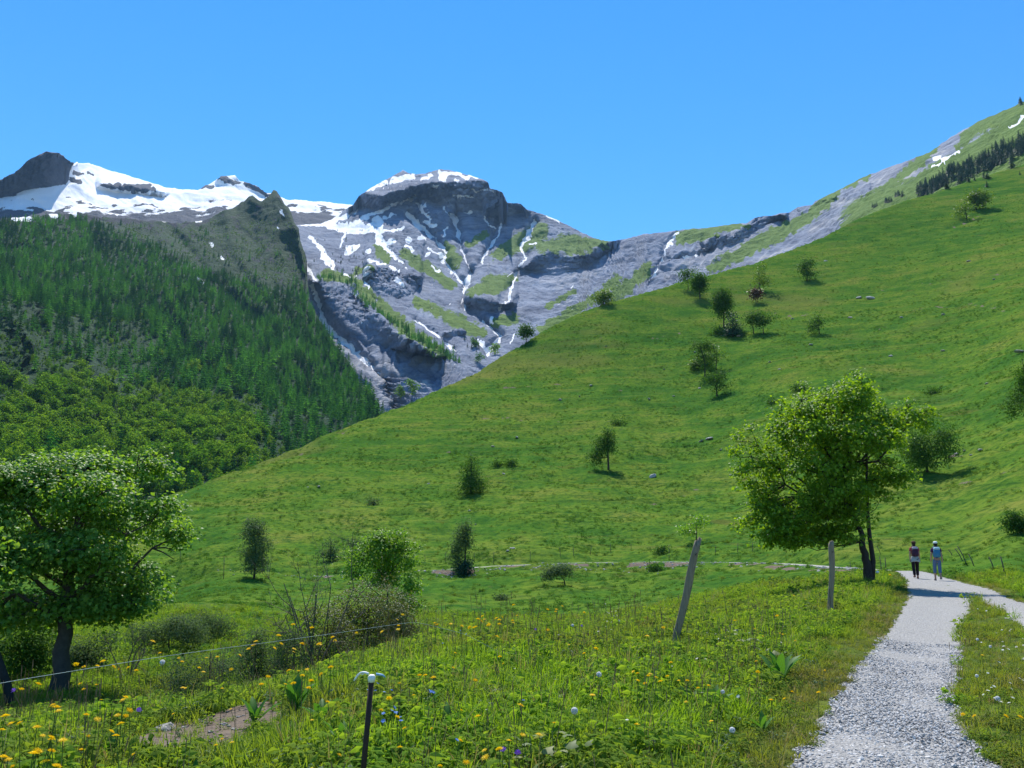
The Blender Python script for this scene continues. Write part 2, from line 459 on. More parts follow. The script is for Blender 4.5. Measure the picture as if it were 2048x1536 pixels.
def on_road(x, y):
    x = np.asarray(x, float); y = np.asarray(y, float)
    jx = x + .10 * noise(x * 4, y * 4, 3); jy = y + .10 * noise(x * 4, y * 4, 8)
    m = in_poly(jx, jy, [tuple(p) for p in TPOLY[0]]) | in_poly(jx, jy, [tuple(p) for p in TPOLY[1]])
    return m

SOIL = [tuple(gpt(px, py)[0][:2]) for px, py in [(262, 1480), (330, 1454), (395, 1440), (455, 1424), (500, 1400), (560, 1414), (530, 1444), (480, 1468), (415, 1490), (320, 1498)]]

def soil_mask(x, y):
    """bare earth: the scrape in the near meadow and the cut bank below the far track"""
    m = np.zeros(x.shape)
    c = np.mean(SOIL, 0)
    near = np.hypot(x - c[0], y - c[1]) < 4
    if near.any():
        xx, yy = x[near] + .15 * noise(x[near] * 5, y[near] * 5, 1), y[near] + .15 * noise(x[near] * 5, y[near] * 5, 2)
        d, _ = seg_dist(xx, yy, SOIL + [SOIL[0]]); ins = in_poly(xx, yy, SOIL)
        m[near] = np.where(ins, 1, 1 - sstep(0, .15, d))
    d, p = seg_dist(x, y, TW)
    r = np.hypot(x, y); rt = np.hypot(np.interp(p, np.arange(len(TW)), TW[:, 0]), np.interp(p, np.arange(len(TW)), TW[:, 1]))
    below = (r < rt)
    bank = below * sstep(1.2, 1.8, d) * (1 - sstep(2.4, 3.8, d)) * sstep(-.2, .3, fbm(x / 3, y / 3, 3, 77))
    bank *= sstep(1.5, 3, p)
    sc = np.zeros(x.shape)
    for pts, wd, dp in SCARS:
        a = np.array(pts); k = (x > a[:, 0].min() - 6) & (x < a[:, 0].max() + 6) & (y > a[:, 1].min() - 6) & (y < a[:, 1].max() + 6)
        if k.any():
            d2, _ = seg_dist(x[k], y[k], pts); sc[k] = np.maximum(sc[k], .95 * min(1, dp / .5) * np.exp(-(d2 / (wd * .8)) ** 2))
    return np.clip(m + bank + sc * (.5 + 1.0 * fbm(x / 3, y / 3, 2, 55)), 0, 1)

def verge_mask(x, y):
    """worn, dry strip along the gravel and the grassy middle between the wheel tracks"""
    m = np.zeros(np.shape(x)); near = np.hypot(x, y) < 62
    d1, _ = seg_dist(x[near], y[near], [tuple(p) for p in TRACKS[0][0]]); d2, _ = seg_dist(x[near], y[near], [tuple(p) for p in TRACKS[1][1]])
    strip = in_poly(x[near], y[near], [tuple(q) for q in np.r_[TRACKS[0][1], TRACKS[1][0][::-1]]])
    j = .25 * noise(x[near] * .9, y[near] * .9, 17)
    m[near] = np.maximum(1 - sstep(.12, .75, np.minimum(d1, d2) + j), strip * .75)
    return m

def build_ground():
    azs = np.concatenate([np.linspace(-math.pi, -.72, 34)[:-1], np.linspace(-.72, .72, 620), np.linspace(.72, math.pi, 34)[1:]])
    rs = np.r_[0.02, .4, .9, np.exp(np.linspace(math.log(1.5), math.log(1150), 820))]
    A, Rr = np.meshgrid(azs, rs)
    x, y = Rr * np.sin(A), Rr * np.cos(A)
    z = ground(x, y)
    me = mesh_np("ground", np.stack([x, y, z], -1).reshape(-1, 3), grid_faces(len(rs), len(azs))[:, ::-1])
    d, p = seg_dist(x, y, TW)
    attr(me, 'soil', soil_mask(x, y))
    tw = (1 - sstep(.4, .8, d)) * sstep(.2, 1, p)
    attr(me, 'track', tw)
    rd = np.zeros(x.shape); near = (Rr < 75)
    m = on_road(x[near], y[near]); rd[near] = m
    attr(me, 'road', rd)
    attr(me, 'verge', verge_mask(x, y))
    return me

def ground_material():
    b = NB("meadow_turf")
    P = b.pos()
    big = b.noise(b.mapping(P, (.55, .55, 2.2)), .022, 5, .62, .6)
    mid = b.noise(P, .11, 5, .62, .4)
    fine = b.noise(P, 1.1, 6, .7)
    vf = b.noise(P, 6.0, 4, .7)
    streak = b.noise(b.mapping(P, (.10, .10, .55), (0.2, 0.1, 0)), 1.0, 5, .6, .5)
    g = b.ramp(b.math('ADD', b.math('MULTIPLY', big, .55), b.math('MULTIPLY', mid, .45)),
               [(.36, (.034, .100, .018)), (.45, (.066, .150, .020)), (.53, (.116, .190, .024)), (.62, (.180, .205, .038))])
    g = b.mix(b.step(fine, .42, .66, 0, .8), g, (.020, .078, .016))
    cl = b.noise(b.mapping(P, (1, 1, 1.8)), .42, 5, .75)
    g = b.mix(b.step(cl, .54, .66, 0, .75), g, (.018, .075, .018))
    g = b.mix(b.step(b.noise(P, .75, 5, .75), .60, .70, 0, .5), g, (.15, .24, .04))
    g = b.mix(b.step(vf, .55, .75, 0, .45), g, (.10, .135, .03))
    g = b.mix(b.math('MULTIPLY', b.step(streak, .60, .72), .6), g, (.105, .105, .03))
    g = b.mix(b.math('MULTIPLY', b.step(b.noise(b.mapping(P, (.25, .25, 1.1)), 1, 4, .7), .68, .74), .55), g, (.13, .085, .05))
    ter = b.noise(b.mapping(P, (.05, .05, 1.15)), 1.0, 5, .65, .9)
    g = b.mix(b.step(ter, .55, .66, 0, .5), g, (.030, .075, .016))
    g = b.mix(b.step(ter, .44, .34, 0, .45), g, (.17, .19, .04))
    dryp = b.noise(b.mapping(P, (1, 1, 1.6)), .013, 4, .6, .5)
    g = b.mix(b.step(dryp, .54, .68, 0, .4), g, (.19, .17, .05))
    g = b.mix(b.math('MULTIPLY', b.attr('verge'), .5), g, b.mix(fine, (.09, .10, .025), (.16, .12, .05)))
    soil = b.mix(fine, (.09, .062, .042), (.25, .21, .17))
    sm = b.step(b.math('ADD', b.attr('soil'), b.math('MULTIPLY', b.math('SUBTRACT', fine, .5), .9)), .45, .6)
    g = b.mix(sm, g, soil)
    tr = b.mix(fine, (.34, .33, .30), (.50, .48, .44))
    g = b.mix(b.step(b.math('ADD', b.attr('track'), b.math('MULTIPLY', b.math('SUBTRACT', fine, .5), .8)), .5, .62), g, tr)
    h = b.math('ADD', b.math('MULTIPLY', fine, .8), b.math('MULTIPLY', vf, .25))
    return b.done(b.bsdf(g, .95, .0, b.bump(h, .35, .9)))

GM = ground_material()
g_me = build_ground(); g_me.materials.append(GM)
tag(link("ground", g_me), "green alpine meadow falling to a hollow and rising as a grassy hill", "ground", kind='structure')

# ------------------------------------------------------------------ MOUNTAINS
def poly_y(pts, u):
    a = np.array(pts, float); return np.interp(u, a[:, 0], a[:, 1])

def smooth1(a, k):
    ker = np.hanning(k + 2)[1:-1]; ker /= ker.sum()
    return np.convolve(np.pad(a, k // 2, mode='edge'), ker, 'valid')[:len(a)]

class Relief:
    """a mountain side described by distances along sight lines of the survey pixels, then displaced, with a back slope"""
    def __init__(s, sky, bottom, ctrl, u0, u1, nu, nv, jag=(0, 1), seed=0, nback=10, backfall=.8):
        s.u = np.linspace(u0, u1, nu); s.top = poly_y(sky, s.u) + (jag[0] if len(jag) < 3 else np.where(s.u > 575, jag[2], jag[0])) * fbm(s.u / jag[1], s.u * 0 + seed, 4, seed)
        s.bot = poly_y(bottom, s.u)
        C = np.array(ctrl, float)
        s.T = TPS(C[:, :2] / 400., np.log(C[:, 2]), 1e-3)
        t = np.linspace(0, 1, nv)
        s.U = np.repeat(s.u[None], nv, 0)
        s.Vp = s.bot[None] + (s.top - s.bot)[None] * t[:, None]
        s.t = np.repeat(t[:, None], nu, 1)
        s.R = np.exp(s.T(np.stack([s.U, s.Vp], -1) / 400.))
        s.nback, s.backfall, s.nu, s.nv = nback, backfall, nu, nv
        s.seed = seed
    def cliff(s, top, bot, depth, fade=18, above=40):
        u0, u1 = top[0][0], top[-1][0]
        yt = poly_y(top, s.U); yb = poly_y(bot, s.U)
        jt = 4 * fbm(s.U / 14, s.U * 0 + 3, 3, s.seed + 5); yt = yt + jt
        k = np.clip((yb - s.Vp) / np.maximum(yb - yt, 2), 0, 1)
        rec = np.exp(-np.maximum(yt - s.Vp, 0) / above)
        side = sstep(u0 - fade, u0 + fade * .3, s.U) * (1 - sstep(u1 - fade * .3, u1 + fade, s.U))
        s.R = s.R - depth * k * rec * side * (1 + .16 * fbm(s.U / 13, s.Vp / 10, 4, s.seed + 8)) + depth * .05 * k * side * fbm(s.U / 5, s.Vp / 6, 3, s.seed + 9, ridged=True)
    def groove(s, pts, depth, width):
        d, p = seg_dist(s.U, s.Vp, pts)
        s.R = s.R + depth * np.exp(-(d / width) ** 2)
    def finish(s, amp, scale, ridged=.5, damp_sky=.35, extra=None):
        P = pt(s.U, s.Vp, s.R)
        du = np.gradient(P, axis=1); dv = np.gradient(P, axis=0)
        N = np.cross(du, dv); N /= np.linalg.norm(N, axis=-1)[..., None] + 1e-9
        N = np.where((N[..., 1] > 0)[..., None], -N, N)
        X = (P[..., 0] + .35 * P[..., 1]) / scale; Y = (P[..., 2] * 1.15 + .3 * P[..., 1]) / scale
        wx = .5 * fbm(X * .7, Y * .7, 3, s.seed + 90); wy = .5 * fbm(X * .7 + 9, Y * .7, 3, s.seed + 91)
        n = fbm(X + wx, Y + wy, 5, s.seed + 3) * (1 - ridged) + fbm(X * 1.1 + wx, Y * .55 + wy, 6, s.seed + 30, ridged=True) * ridged - .33 * ridged
        a = amp * (1 - .5 * sstep(1350, 1600, s.U)) * (1 - damp_sky * sstep(.93, 1, s.t)) * sstep(0, .04, s.t)
        if extra is not None: n = n + extra(P, s.U, s.Vp)
        P = P + N * (n * a)[..., None]
        s.P = P; s.N = N
        return P
    def mesh(s, name):
        top = s.P[-1]; rows = [s.P.reshape(-1, 3)]
        r = np.hypot(top[:, 0], top[:, 1])
        for k in range(1, s.nback + 1):
            st = r * .022 * k ** 1.25
            q = top.copy(); q[:, :2] *= (1 + st / r)[:, None]; q[:, 2] -= st * s.backfall * (.35 + .65 * k / s.nback) + 10 * np.abs(fbm(s.u / 30, s.u * 0 + k, 3, s.seed + k)) * (k > 1)
            rows.append(q)
        V = np.concatenate(rows); nr = s.nv + s.nback
        me = mesh_np(name, V, grid_faces(nr, s.nu))
        return me
    def pad(s, A):
        return np.concatenate([A, np.repeat(A[-1:], s.nback, 0)]).ravel()
    def at(s, px, py):
        """nearest built vertex to a survey pixel"""
        i = int(np.clip(round((px - s.u[0]) / (s.u[-1] - s.u[0]) * (s.nu - 1)), 0, s.nu - 1))
        j = int(np.clip(round((py - s.bot[i]) / (s.top[i] - s.bot[i]) * (s.nv - 1)), 0, s.nv - 1))
        return s.P[j, i]

def strokes(U, V, lst, soft=.55, jit=3.0, seed=0):
    """mask from tapering strokes [(x, y, width), ...]"""
    m = np.zeros(U.shape)
    uu = U + jit * fbm(U / 12, V / 12, 3, seed); vv = V + jit * fbm(U / 12 + 7, V / 12, 3, seed + 1)
    for pts in lst:
        a = np.array(pts); x0, x1 = a[:, 0].min() - 60, a[:, 0].max() + 60; y0, y1 = a[:, 1].min() - 60, a[:, 1].max() + 60
        k = (uu > x0) & (uu < x1) & (vv > y0) & (vv < y1)
        if not k.any(): continue
        d, p = seg_dist(uu[k], vv[k], pts)
        wd = np.interp(p, np.arange(len(pts)), a[:, 2]) * .5
        m[k] = np.maximum(m[k], 1 - sstep(wd * soft, wd * (2 - soft) + .8, d))
    return m

def z2(l): return [(550 + x * .3418, 300 + y * .3418) + ((r[0] * .3418,) if r else ()) for x, y, *r in l]
def z3(l): return [(1150 + x * .4395, 150 + y * .4395) + ((r[0] * .4395,) if r else ()) for x, y, *r in l]

def rock_material(name, rock, rock2, grass, grass2, soil, scale=1.0):
    b = NB(name); P = b.pos()
    n1 = b.noise(P, .012 * scale, 6, .65, .5); n2 = b.noise(P, .06 * scale, 5, .7)
    st = b.noise(b.mapping(P, (.004, .004, .06), (.35, .25, 0)), 1.6 * scale, 5, .65, .8)
    c = b.ramp(b.math('ADD', b.math('MULTIPLY', n1, .6), b.math('MULTIPLY', st, .4)), [(.36, rock), (.5, tuple(.5 * (np.array(rock) + rock2))), (.66, rock2)])
    c = b.mix(b.attr('pale'), c, b.mix(n2, (.36, .35, .36), (.55, .54, .53)))
    gm = b.step(b.math('ADD', b.attr('grass'), b.math('MULTIPLY', b.math('SUBTRACT', n2, .5), 1.1)), .38, .62)
    c = b.mix(gm, c, b.mix(b.math('ADD', b.math('MULTIPLY', n1, .5), b.math('MULTIPLY', n2, .5)), grass, grass2))
    sm = b.step(b.math('ADD', b.attr('snow'), b.math('MULTIPLY', b.math('SUBTRACT', n2, .5), .45)), .40, .55)
    c = b.mix(sm, c, (.88, .88, .89))
    h = b.math('ADD', b.math('ADD', n2, b.math('MULTIPLY', st, .7)), b.math('MULTIPLY', b.noise(b.mapping(P, (1, 1, .45)), .035 * scale, 5, .7, 1.0), 1.6))
    h = b.math('MULTIPLY', h, b.math('SUBTRACT', 1.0, b.math('MULTIPLY', sm, .8)))
    return b.done(b.bsdf(c, .9, .1, b.bump(h, 9 / scale, .8)))

# --- snowfields on the far left
SNOW_SKY = [(-260, 470), (-150, 430), (-60, 395), (0, 362), (30, 345), (52, 325), (75, 313), (92, 303), (120, 306), (136, 320), (150, 326), (178, 326), (215, 340), (255, 352), (290, 363), (330, 374), (360, 379), (395, 380), (412, 370), (432, 362), (445, 353), (470, 351), (480, 364), (500, 366), (515, 373), (530, 384), (545, 390), (570, 402), (640, 404), (700, 409), (760, 418), (820, 430)]
S = Relief(SNOW_SKY, [(-260, 560), (820, 560)], [(-260, 560, 2500), (-260, 470, 3000), (0, 560, 2300), (0, 450, 2600), (0, 362, 3000), (100, 400, 2850), (100, 303, 2950), (160, 420, 2900), (200, 332, 3450), (300, 440, 2900), (300, 363, 3600), (450, 440, 3000), (450, 352, 3700), (560, 440, 3100), (640, 404, 3700), (640, 470, 2950), (760, 420, 3600), (820, 430, 3500), (820, 560, 2600), (400, 560, 2400)], -260, 820, 520, 130, jag=(2.5, 26), seed=11)
S.cliff([(-60, 396), (0, 363), (52, 326), (92, 304), (120, 307), (150, 330)], [(-60, 450), (0, 395), (60, 380), (110, 372), (150, 365), (152, 360)], 210, 10, 5)
S.cliff([(435, 358), (470, 352), (500, 366), (535, 385)], [(435, 372), (470, 378), (500, 384), (535, 394)], 120, 6, 6)
S.cliff([(200, 368), (260, 378), (330, 388)], [(200, 378), (260, 390), (330, 396)], 130, 12, 20)
S.finish(26, 210, .5)
sn = np.clip(1.02 - sstep(405, 452, S.Vp + 18 * fbm(S.U / 60, S.Vp / 18, 4, 4)), 0, 1)
sn -= .75 * sstep(.05, .4, fbm((S.U - S.Vp * 1.6) / 42, (S.Vp + S.U * .12) / 9, 4, 14) + .55 * sstep(372, 440, S.Vp) - .33)
dark = sstep(0, 8, S.Vp - poly_y(SNOW_SKY, S.U) + 6) * (1 - sstep(138, 152, S.U + .25 * (S.Vp - 340))) * (1 - sstep(-8, 8, S.Vp - poly_y([(-260, 480), (0, 402), (60, 382), (110, 372), (150, 366)], S.U)))
sn = np.where(S.U < 160, sn * (1 - dark), sn)
spk = strokes(S.U, S.Vp, [[(395, 372, 8), (425, 376, 8)], [(440, 357, 9), (465, 366, 12), (478, 366, 5)], [(492, 368, 9), (515, 378, 9), (538, 391, 6)], [(205, 370, 6), (255, 378, 9), (310, 382, 6)], [(265, 376, 6), (300, 374, 6)], [(150, 360, 12), (160, 370, 4)], [(152, 345, 8), (165, 350, 4)], [(175, 345, 4), (185, 350, 4)]], seed=3, jit=5)
sn = np.clip(sn - spk, 0, 1)
me = S.mesh("snow_mountain")
attr(me, 'snow', S.pad(sn)); attr(me, 'grass', S.pad(.35 * sstep(425, 470, S.Vp))); attr(me, 'pale', S.pad(sn * 0))
MR_S = rock_material("snow_ridge_rock", (.05, .055, .075), (.12, .125, .14), (.045, .07, .025), (.07, .085, .03), (.1, .09, .08))
me.materials.append(MR_S)
tag(link("snow_mountain", me), "distant dark rocky peak with broad white snowfields below its ridge", "mountain", kind='structure')

# --- the rocky summit, its gullies and the long ridge to the right
ROCK_SKY = [(520, 452), (600, 450), (640, 447), (662, 440), (690, 420), (706, 410), (718, 392), (738, 378), (760, 366), (782, 354), (797, 346), (806, 340), (816, 346), (832, 349), (850, 347), (868, 342), (882, 339), (900, 341), (925, 347), (950, 354), (968, 360), (976, 364), (979, 377), (990, 379), (1004, 383), (1011, 396), (1013, 405), (1030, 407), (1043, 408), (1052, 418), (1070, 424), (1090, 430), (1115, 441), (1140, 452), (1165, 466), (1195, 479), (1216, 483), (1240, 480), (1290, 469), (1330, 464), (1370, 459), (1420, 455), (1470, 448), (1492, 447), (1503, 440), (1515, 434), (1545, 431), (1556, 428), (1580, 424), (1596, 414), (1626, 409), (1630, 402), (1640, 398), (1680, 378), (1730, 352), (1790, 330), (1815, 322), (1860, 304), (1905, 272), (1960, 242), (2010, 220), (2048, 203), (2120, 165), (2200, 130), (2330, 90)]
ROCK_BOT = [(520, 900), (860, 900), (1000, 790), (1200, 680), (1400, 620), (1600, 560), (1740, 500), (2048, 400), (2330, 330)]
ROCK_CTRL = [(520, 900, 900), (700, 900, 880), (860, 900, 900), (790, 812, 1080), (700, 730, 1240), (620, 600, 1480), (560, 470, 2000), (640, 450, 2560), (690, 422, 2680),
 (930, 745, 1200), (800, 660, 1400), (690, 590, 1580), (640, 555, 1640), (760, 520, 2000), (700, 480, 2250), (800, 450, 2380), (860, 540, 2080), (930, 600, 1800), (985, 690, 1500), (985, 640, 1640), (1000, 790, 1180),
 (880, 420, 2620), (800, 405, 2620), (880, 342, 2900), (740, 380, 2760), (1000, 420, 2620), (1000, 385, 2720), (1100, 435, 2560), (1100, 520, 2250), (1000, 520, 2260), (1060, 600, 1850), (1216, 484, 2350), (1150, 560, 2000), (1200, 600, 1700), (1200, 680, 1350), (1100, 680, 1500),
 (1400, 457, 2100), (1400, 530, 1720), (1400, 620, 1250), (1550, 430, 1960), (1600, 470, 1650), (1600, 560, 1100), (1740, 352, 1800), (1740, 400, 1420), (1740, 500, 1000), (1900, 275, 1650), (1900, 350, 1150), (2048, 203, 1480), (2048, 270, 1120), (2048, 400, 850), (2330, 90, 1300), (2330, 330, 800), (520, 452, 2600), (520, 600, 1700)]
K = Relief(ROCK_SKY, ROCK_BOT, ROCK_CTRL, 520, 2330, 905, 300, jag=(2.2, 16), seed=23)
K.cliff(z2([(430, 330), (500, 240), (620, 275), (720, 240), (850, 205), (950, 190), (1100, 185), (1240, 182), (1330, 245), (1350, 300)]),
        z2([(430, 345), (480, 330), (620, 350), (800, 280), (880, 290), (1000, 330), (1100, 370), (1240, 350), (1340, 320), (1350, 318)]), 265, 6, 20)
K.cliff(z2([(1230, 345), (1350, 310), (1450, 315), (1480, 360)]), z2([(1230, 400), (1350, 395), (1450, 360), (1480, 372)]), 110, 6, 20)
K.cliff(z2([(545, 705), (620, 690), (700, 710), (780, 720), (845, 750)]), z2([(545, 800), (600, 850), (700, 880), (800, 860), (845, 800)]), 180, 10, 45)
K.cliff(z2([(215, 775), (300, 760), (400, 775), (520, 880), (620, 985), (760, 1120), (860, 1170), (960, 1215)]),
        z2([(215, 880), (300, 985), (400, 1075), (520, 1130), (620, 1145), (760, 1195), (860, 1215), (960, 1235)]), 135, 12, 30)
K.cliff(z2([(1450, 690), (1560, 610), (1640, 605), (1720, 632), (1830, 610), (1930, 560), (2000, 520)]), z2([(1450, 700), (1560, 715), (1640, 740), (1720, 725), (1830, 680), (1930, 610), (2000, 560)]), 160, 10, 40)
K.cliff(z2([(1130, 870), (1200, 865), (1290, 900), (1400, 895)]), z2([(1130, 905), (1200, 940), (1290, 962), (1400, 905)]), 130, 8, 25)
K.cliff(z2([(990, 1065), (1050, 1055), (1100, 1075)]), z2([(990, 1085), (1050, 1105), (1100, 1090)]), 60, 6, 15)
K.cliff(z2([(860, 330), (920, 380), (1000, 345), (1040, 370)]), z2([(860, 400), (920, 490), (1000, 485), (1040, 430)]), 90, 6, 25)
K.cliff(z3([(590, 775), (650, 745), (720, 735), (790, 690), (830, 640), (900, 640), (960, 640)]), z3([(590, 800), (650, 800), (720, 780), (790, 742), (830, 705), (900, 668), (960, 655)]), 110, 8, 25)
K.cliff(z3([(440, 835), (520, 805), (600, 800)]), z3([(440, 850), (520, 832), (600, 812)]), 50, 6, 20)
K.cliff(z3([(1020, 605), (1100, 570), (1180, 560)]), z3([(1020, 640), (1100, 600), (1180, 575)]), 50, 6, 20)
K.cliff(z3([(1230, 545), (1290, 520), (1340, 530)]), z3([(1230, 580), (1290, 560), (1340, 550)]), 50, 6, 20)
for pts, dpt, wd in [
    (z2([(215, 800), (270, 930), (310, 1030), (430, 1150), (510, 1230), (650, 1360), (700, 1520)]), 50, 14),
    (z2([(780, 375), (840, 440), (930, 520), (1000, 600), (985, 650), (1060, 740), (1110, 800)]), 80, 9),
    (z2([(1050, 390), (1075, 510), (1095, 590), (1145, 720)]), 60, 8),
    (z2([(590, 440), (610, 520), (680, 620), (760, 700)]), 45, 9),
    (z2([(1525, 420), (1440, 560), (1470, 640), (1400, 760), (1310, 920)]), 70, 9),
    (z2([(1145, 730), (1110, 830), (1110, 920), (1250, 1030), (1320, 1090), (1250, 1190)]), 70, 10),
    (z2([(820, 1000), (950, 1090), (1060, 1195)]), 40, 8), (z2([(1320, 410), (1240, 600), (1205, 660), (1160, 730)]), 50, 8),
    (z3([(470, 715), (410, 800), (400, 850), (340, 950)]), 40, 8)]:
    K.groove(pts, dpt, wd)
def strata(P, U, V):
    # folded shale beds
    w_ = (V + .55 * U * sstep(1150, 1300, U) - .62 * (U - 620) * (1 - sstep(820, 980, U)) * sstep(640, 760, V) + 24 * fbm(U / 90, V / 60, 3, 66))
    k = np.maximum(sstep(640, 720, V) * (1 - sstep(820, 960, U)), sstep(1040, 1200, U))
    rill = fbm((P[..., 0] + .45 * P[..., 1]) / 42 + .6 * fbm(P[..., 2] / 90, P[..., 0] / 90, 2, 67), P[..., 2] / 260, 4, 68, ridged=True) - .3
    return .4 * k * (np.abs((w_ / 11.0) % 1 - .5) * 2 - .5) + .28 * rill * (1 - .7 * sstep(1250, 1500, U)) * sstep(430, 520, V)
K.finish(18, 120, .6, damp_sky=.8, extra=strata)
SNOW_K = [z2(l) for l in [
    [(600, 430, 70), (610, 520, 50), (680, 620, 28), (770, 705, 10)], [(330, 455, 50), (450, 460, 60), (560, 470, 60)], [(340, 420, 30), (480, 360, 20)], [(480, 430, 40), (600, 370, 25), (715, 312, 12)], [(640, 395, 16), (705, 378, 8)], [(740, 315, 14), (825, 272, 8)], [(640, 485, 24), (755, 450, 14)], [(640, 560, 25), (700, 540, 10)],
    [(775, 370, 20), (840, 440, 34), (930, 515, 28), (1000, 595, 32), (985, 650, 22), (1060, 740, 14), (1105, 795, 14)], [(900, 580, 10), (990, 640, 20)], [(830, 318, 16), (880, 370, 14), (912, 412, 10)], [(885, 420, 24), (930, 450, 22)], [(865, 335, 10), (880, 308, 6)],
    [(1048, 385, 34), (1055, 440, 26), (1078, 505, 22), (1095, 590, 14), (1118, 670, 12), (1148, 722, 20)], [(1000, 460, 8), (985, 510, 6)], [(1135, 745, 34), (1120, 810, 38), (1095, 870, 26), (1110, 935, 10)],
    [(1220, 390, 9), (1250, 440, 9), (1290, 475, 9)], [(1330, 405, 8), (1320, 490, 10), (1240, 600, 12), (1205, 660, 12)], [(1520, 415, 16), (1485, 490, 30), (1435, 570, 14), (1472, 640, 10), (1405, 740, 10), (1380, 840, 10), (1310, 925, 9)], [(1500, 555, 14), (1525, 550, 12)],
    [(1210, 1015, 14), (1320, 1090, 24), (1250, 1185, 34), (1180, 1110, 26)], [(1245, 1205, 34), (1215, 1180, 20)], [(1265, 985, 10), (1270, 1010, 10)], [(820, 1003, 9), (950, 1090, 20), (1065, 1192, 24)], [(1395, 1090, 8), (1380, 1150, 8)],
    [(212, 800, 22), (240, 860, 20), (270, 930, 28), (295, 1030, 32), (430, 1150, 38), (510, 1225, 36), (650, 1365, 26), (662, 1420, 24), (700, 1510, 28)],
    [(205, 520, 20), (280, 600, 60), (335, 690, 30)], [(165, 650, 22), (205, 710, 22), (240, 760, 12)], [(405, 490, 8), (380, 570, 9)], [(440, 580, 46), (490, 560, 14)], [(545, 600, 30), (550, 605, 26)], [(555, 655, 14), (640, 675, 12), (715, 710, 12)], [(555, 700, 20), (525, 770, 20), (545, 815, 10)], [(700, 770, 16), (735, 810, 12)], [(410, 740, 26), (430, 745, 20)],
    [(755, 568, 20), (805, 590, 22)], [(850, 520, 26), (870, 530, 24)], [(885, 612, 26), (895, 612, 20)], [(775, 530, 22), (795, 535, 12)], [(680, 555, 22), (700, 545, 14)], [(920, 680, 8), (960, 720, 8)],
    [(540, 230, 30), (650, 190, 34)], [(690, 178, 34), (810, 148, 26)], [(860, 170, 20), (915, 148, 14)], [(960, 128, 18), (1085, 142, 20)], [(985, 150, 54), (975, 175, 40)], [(1095, 152, 14), (1185, 162, 14)], [(1125, 165, 24), (1130, 170, 20)], [(1250, 234, 16), (1285, 238, 8)], [(1060, 180, 14), (1065, 182, 10)], [(930, 208, 12), (950, 212, 10)],
    [(1590, 385, 10), (1660, 418, 12)], [(1020, 385, 8), (990, 330, 6)], [(1115, 375, 12), (1150, 360, 8)], [(1050, 268, 5), (1160, 272, 5)], [(1140, 238, 5), (1240, 238, 5)]]] + \
   [z3(l) for l in [[(1640, 385, 15), (1665, 372, 10)], [(1680, 395, 10), (1745, 352, 12)], [(1620, 428, 5), (1690, 385, 6)], [(1980, 240, 6), (2043, 200, 7)], [(470, 715, 10), (410, 800, 10), (400, 850, 10), (340, 950, 10)], [(560, 830, 8), (500, 835, 10)]]]
PALE_K = [z3(l) for l in [[(420, 920, 40), (560, 860, 60), (700, 800, 50), (800, 740, 24)], [(690, 895, 22), (850, 840, 14), (1010, 770, 10)], [(1080, 710, 30), (1150, 670, 26), (1210, 650, 14)], [(1180, 590, 36), (1320, 560, 14)], [(1270, 490, 24), (1340, 470, 24)], [(1380, 500, 60), (1420, 450, 50), (1480, 410, 20)], [(1460, 500, 34), (1560, 440, 30), (1600, 420, 16)], [(1640, 360, 60), (1720, 340, 30), (1780, 290, 24)], [(1880, 290, 16), (1960, 240, 12)], [(590, 790, 18), (640, 730, 20)], [(1010, 690, 14), (1040, 680, 10)], [(940, 720, 12), (980, 705, 8)], [(720, 725, 20), (760, 715, 14)], [(1090, 640, 12), (1130, 620, 10)], [(30, 940, 20), (130, 880, 16)]]] + \
   [z2(l) for l in [[(140, 850, 20), (180, 960, 40), (300, 1080, 34), (430, 1180, 30)], [(1560, 780, 16), (1700, 770, 40), (1810, 710, 30)], [(1700, 790, 20), (1640, 810, 10)], [(1270, 870, 18), (1380, 840, 26)], [(1250, 680, 20), (1300, 660, 14)], [(400, 960, 16), (460, 880, 14)], [(620, 1260, 50), (760, 1330, 50), (900, 1380, 30)], [(1690, 920, 12), (1800, 860, 12)]]]
GRASS_K = [z2(l) for l in [[(1000, 560, 50), (1050, 660, 70)], [(1160, 840, 50), (1280, 790, 110), (1400, 750, 50)], [(1300, 620, 60), (1450, 540, 120), (1560, 470, 90)], [(1560, 560, 80), (1750, 560, 120), (1920, 545, 60)], [(760, 620, 60), (880, 690, 70), (1030, 790, 60)], [(900, 930, 60), (1050, 1000, 90), (1210, 1070, 60)], [(820, 900, 50), (900, 940, 50)], [(1290, 1010, 60), (1400, 990, 60)], [(590, 560, 40), (650, 640, 60)], [(560, 700, 30), (480, 720, 50)], [(1230, 500, 40), (1130, 560, 40)], [(1850, 900, 60), (1680, 1000, 60), (1560, 1060, 60)], [(1750, 830, 40), (1600, 920, 30)], [(2000, 760, 60), (1900, 860, 60)], [(620, 890, 60), (760, 1060, 70), (1000, 1220, 50)], [(300, 740, 60), (440, 760, 60), (560, 860, 50)]]] + \
   [z3(l) for l in [[(470, 730, 26), (600, 710, 34), (770, 690, 30)], [(480, 760, 30), (650, 735, 20)], [(330, 880, 40), (260, 960, 50), (180, 1020, 60)], [(620, 880, 40), (900, 740, 56), (1080, 640, 40), (1180, 540, 44)], [(1060, 640, 20), (1180, 520, 30), (1330, 460, 30)], [(1300, 600, 34), (1500, 460, 44), (1640, 330, 30)], [(1440, 560, 60), (1700, 420, 80), (1900, 300, 70), (2100, 180, 70)], [(1560, 350, 16), (1640, 340, 16)], [(1740, 330, 30), (1850, 220, 50), (2043, 110, 60)], [(1850, 240, 50), (2043, 150, 60), (2300, 40, 90)], [(1960, 330, 110), (2300, 160, 140)], [(1230, 680, 30), (1330, 600, 30)]]]
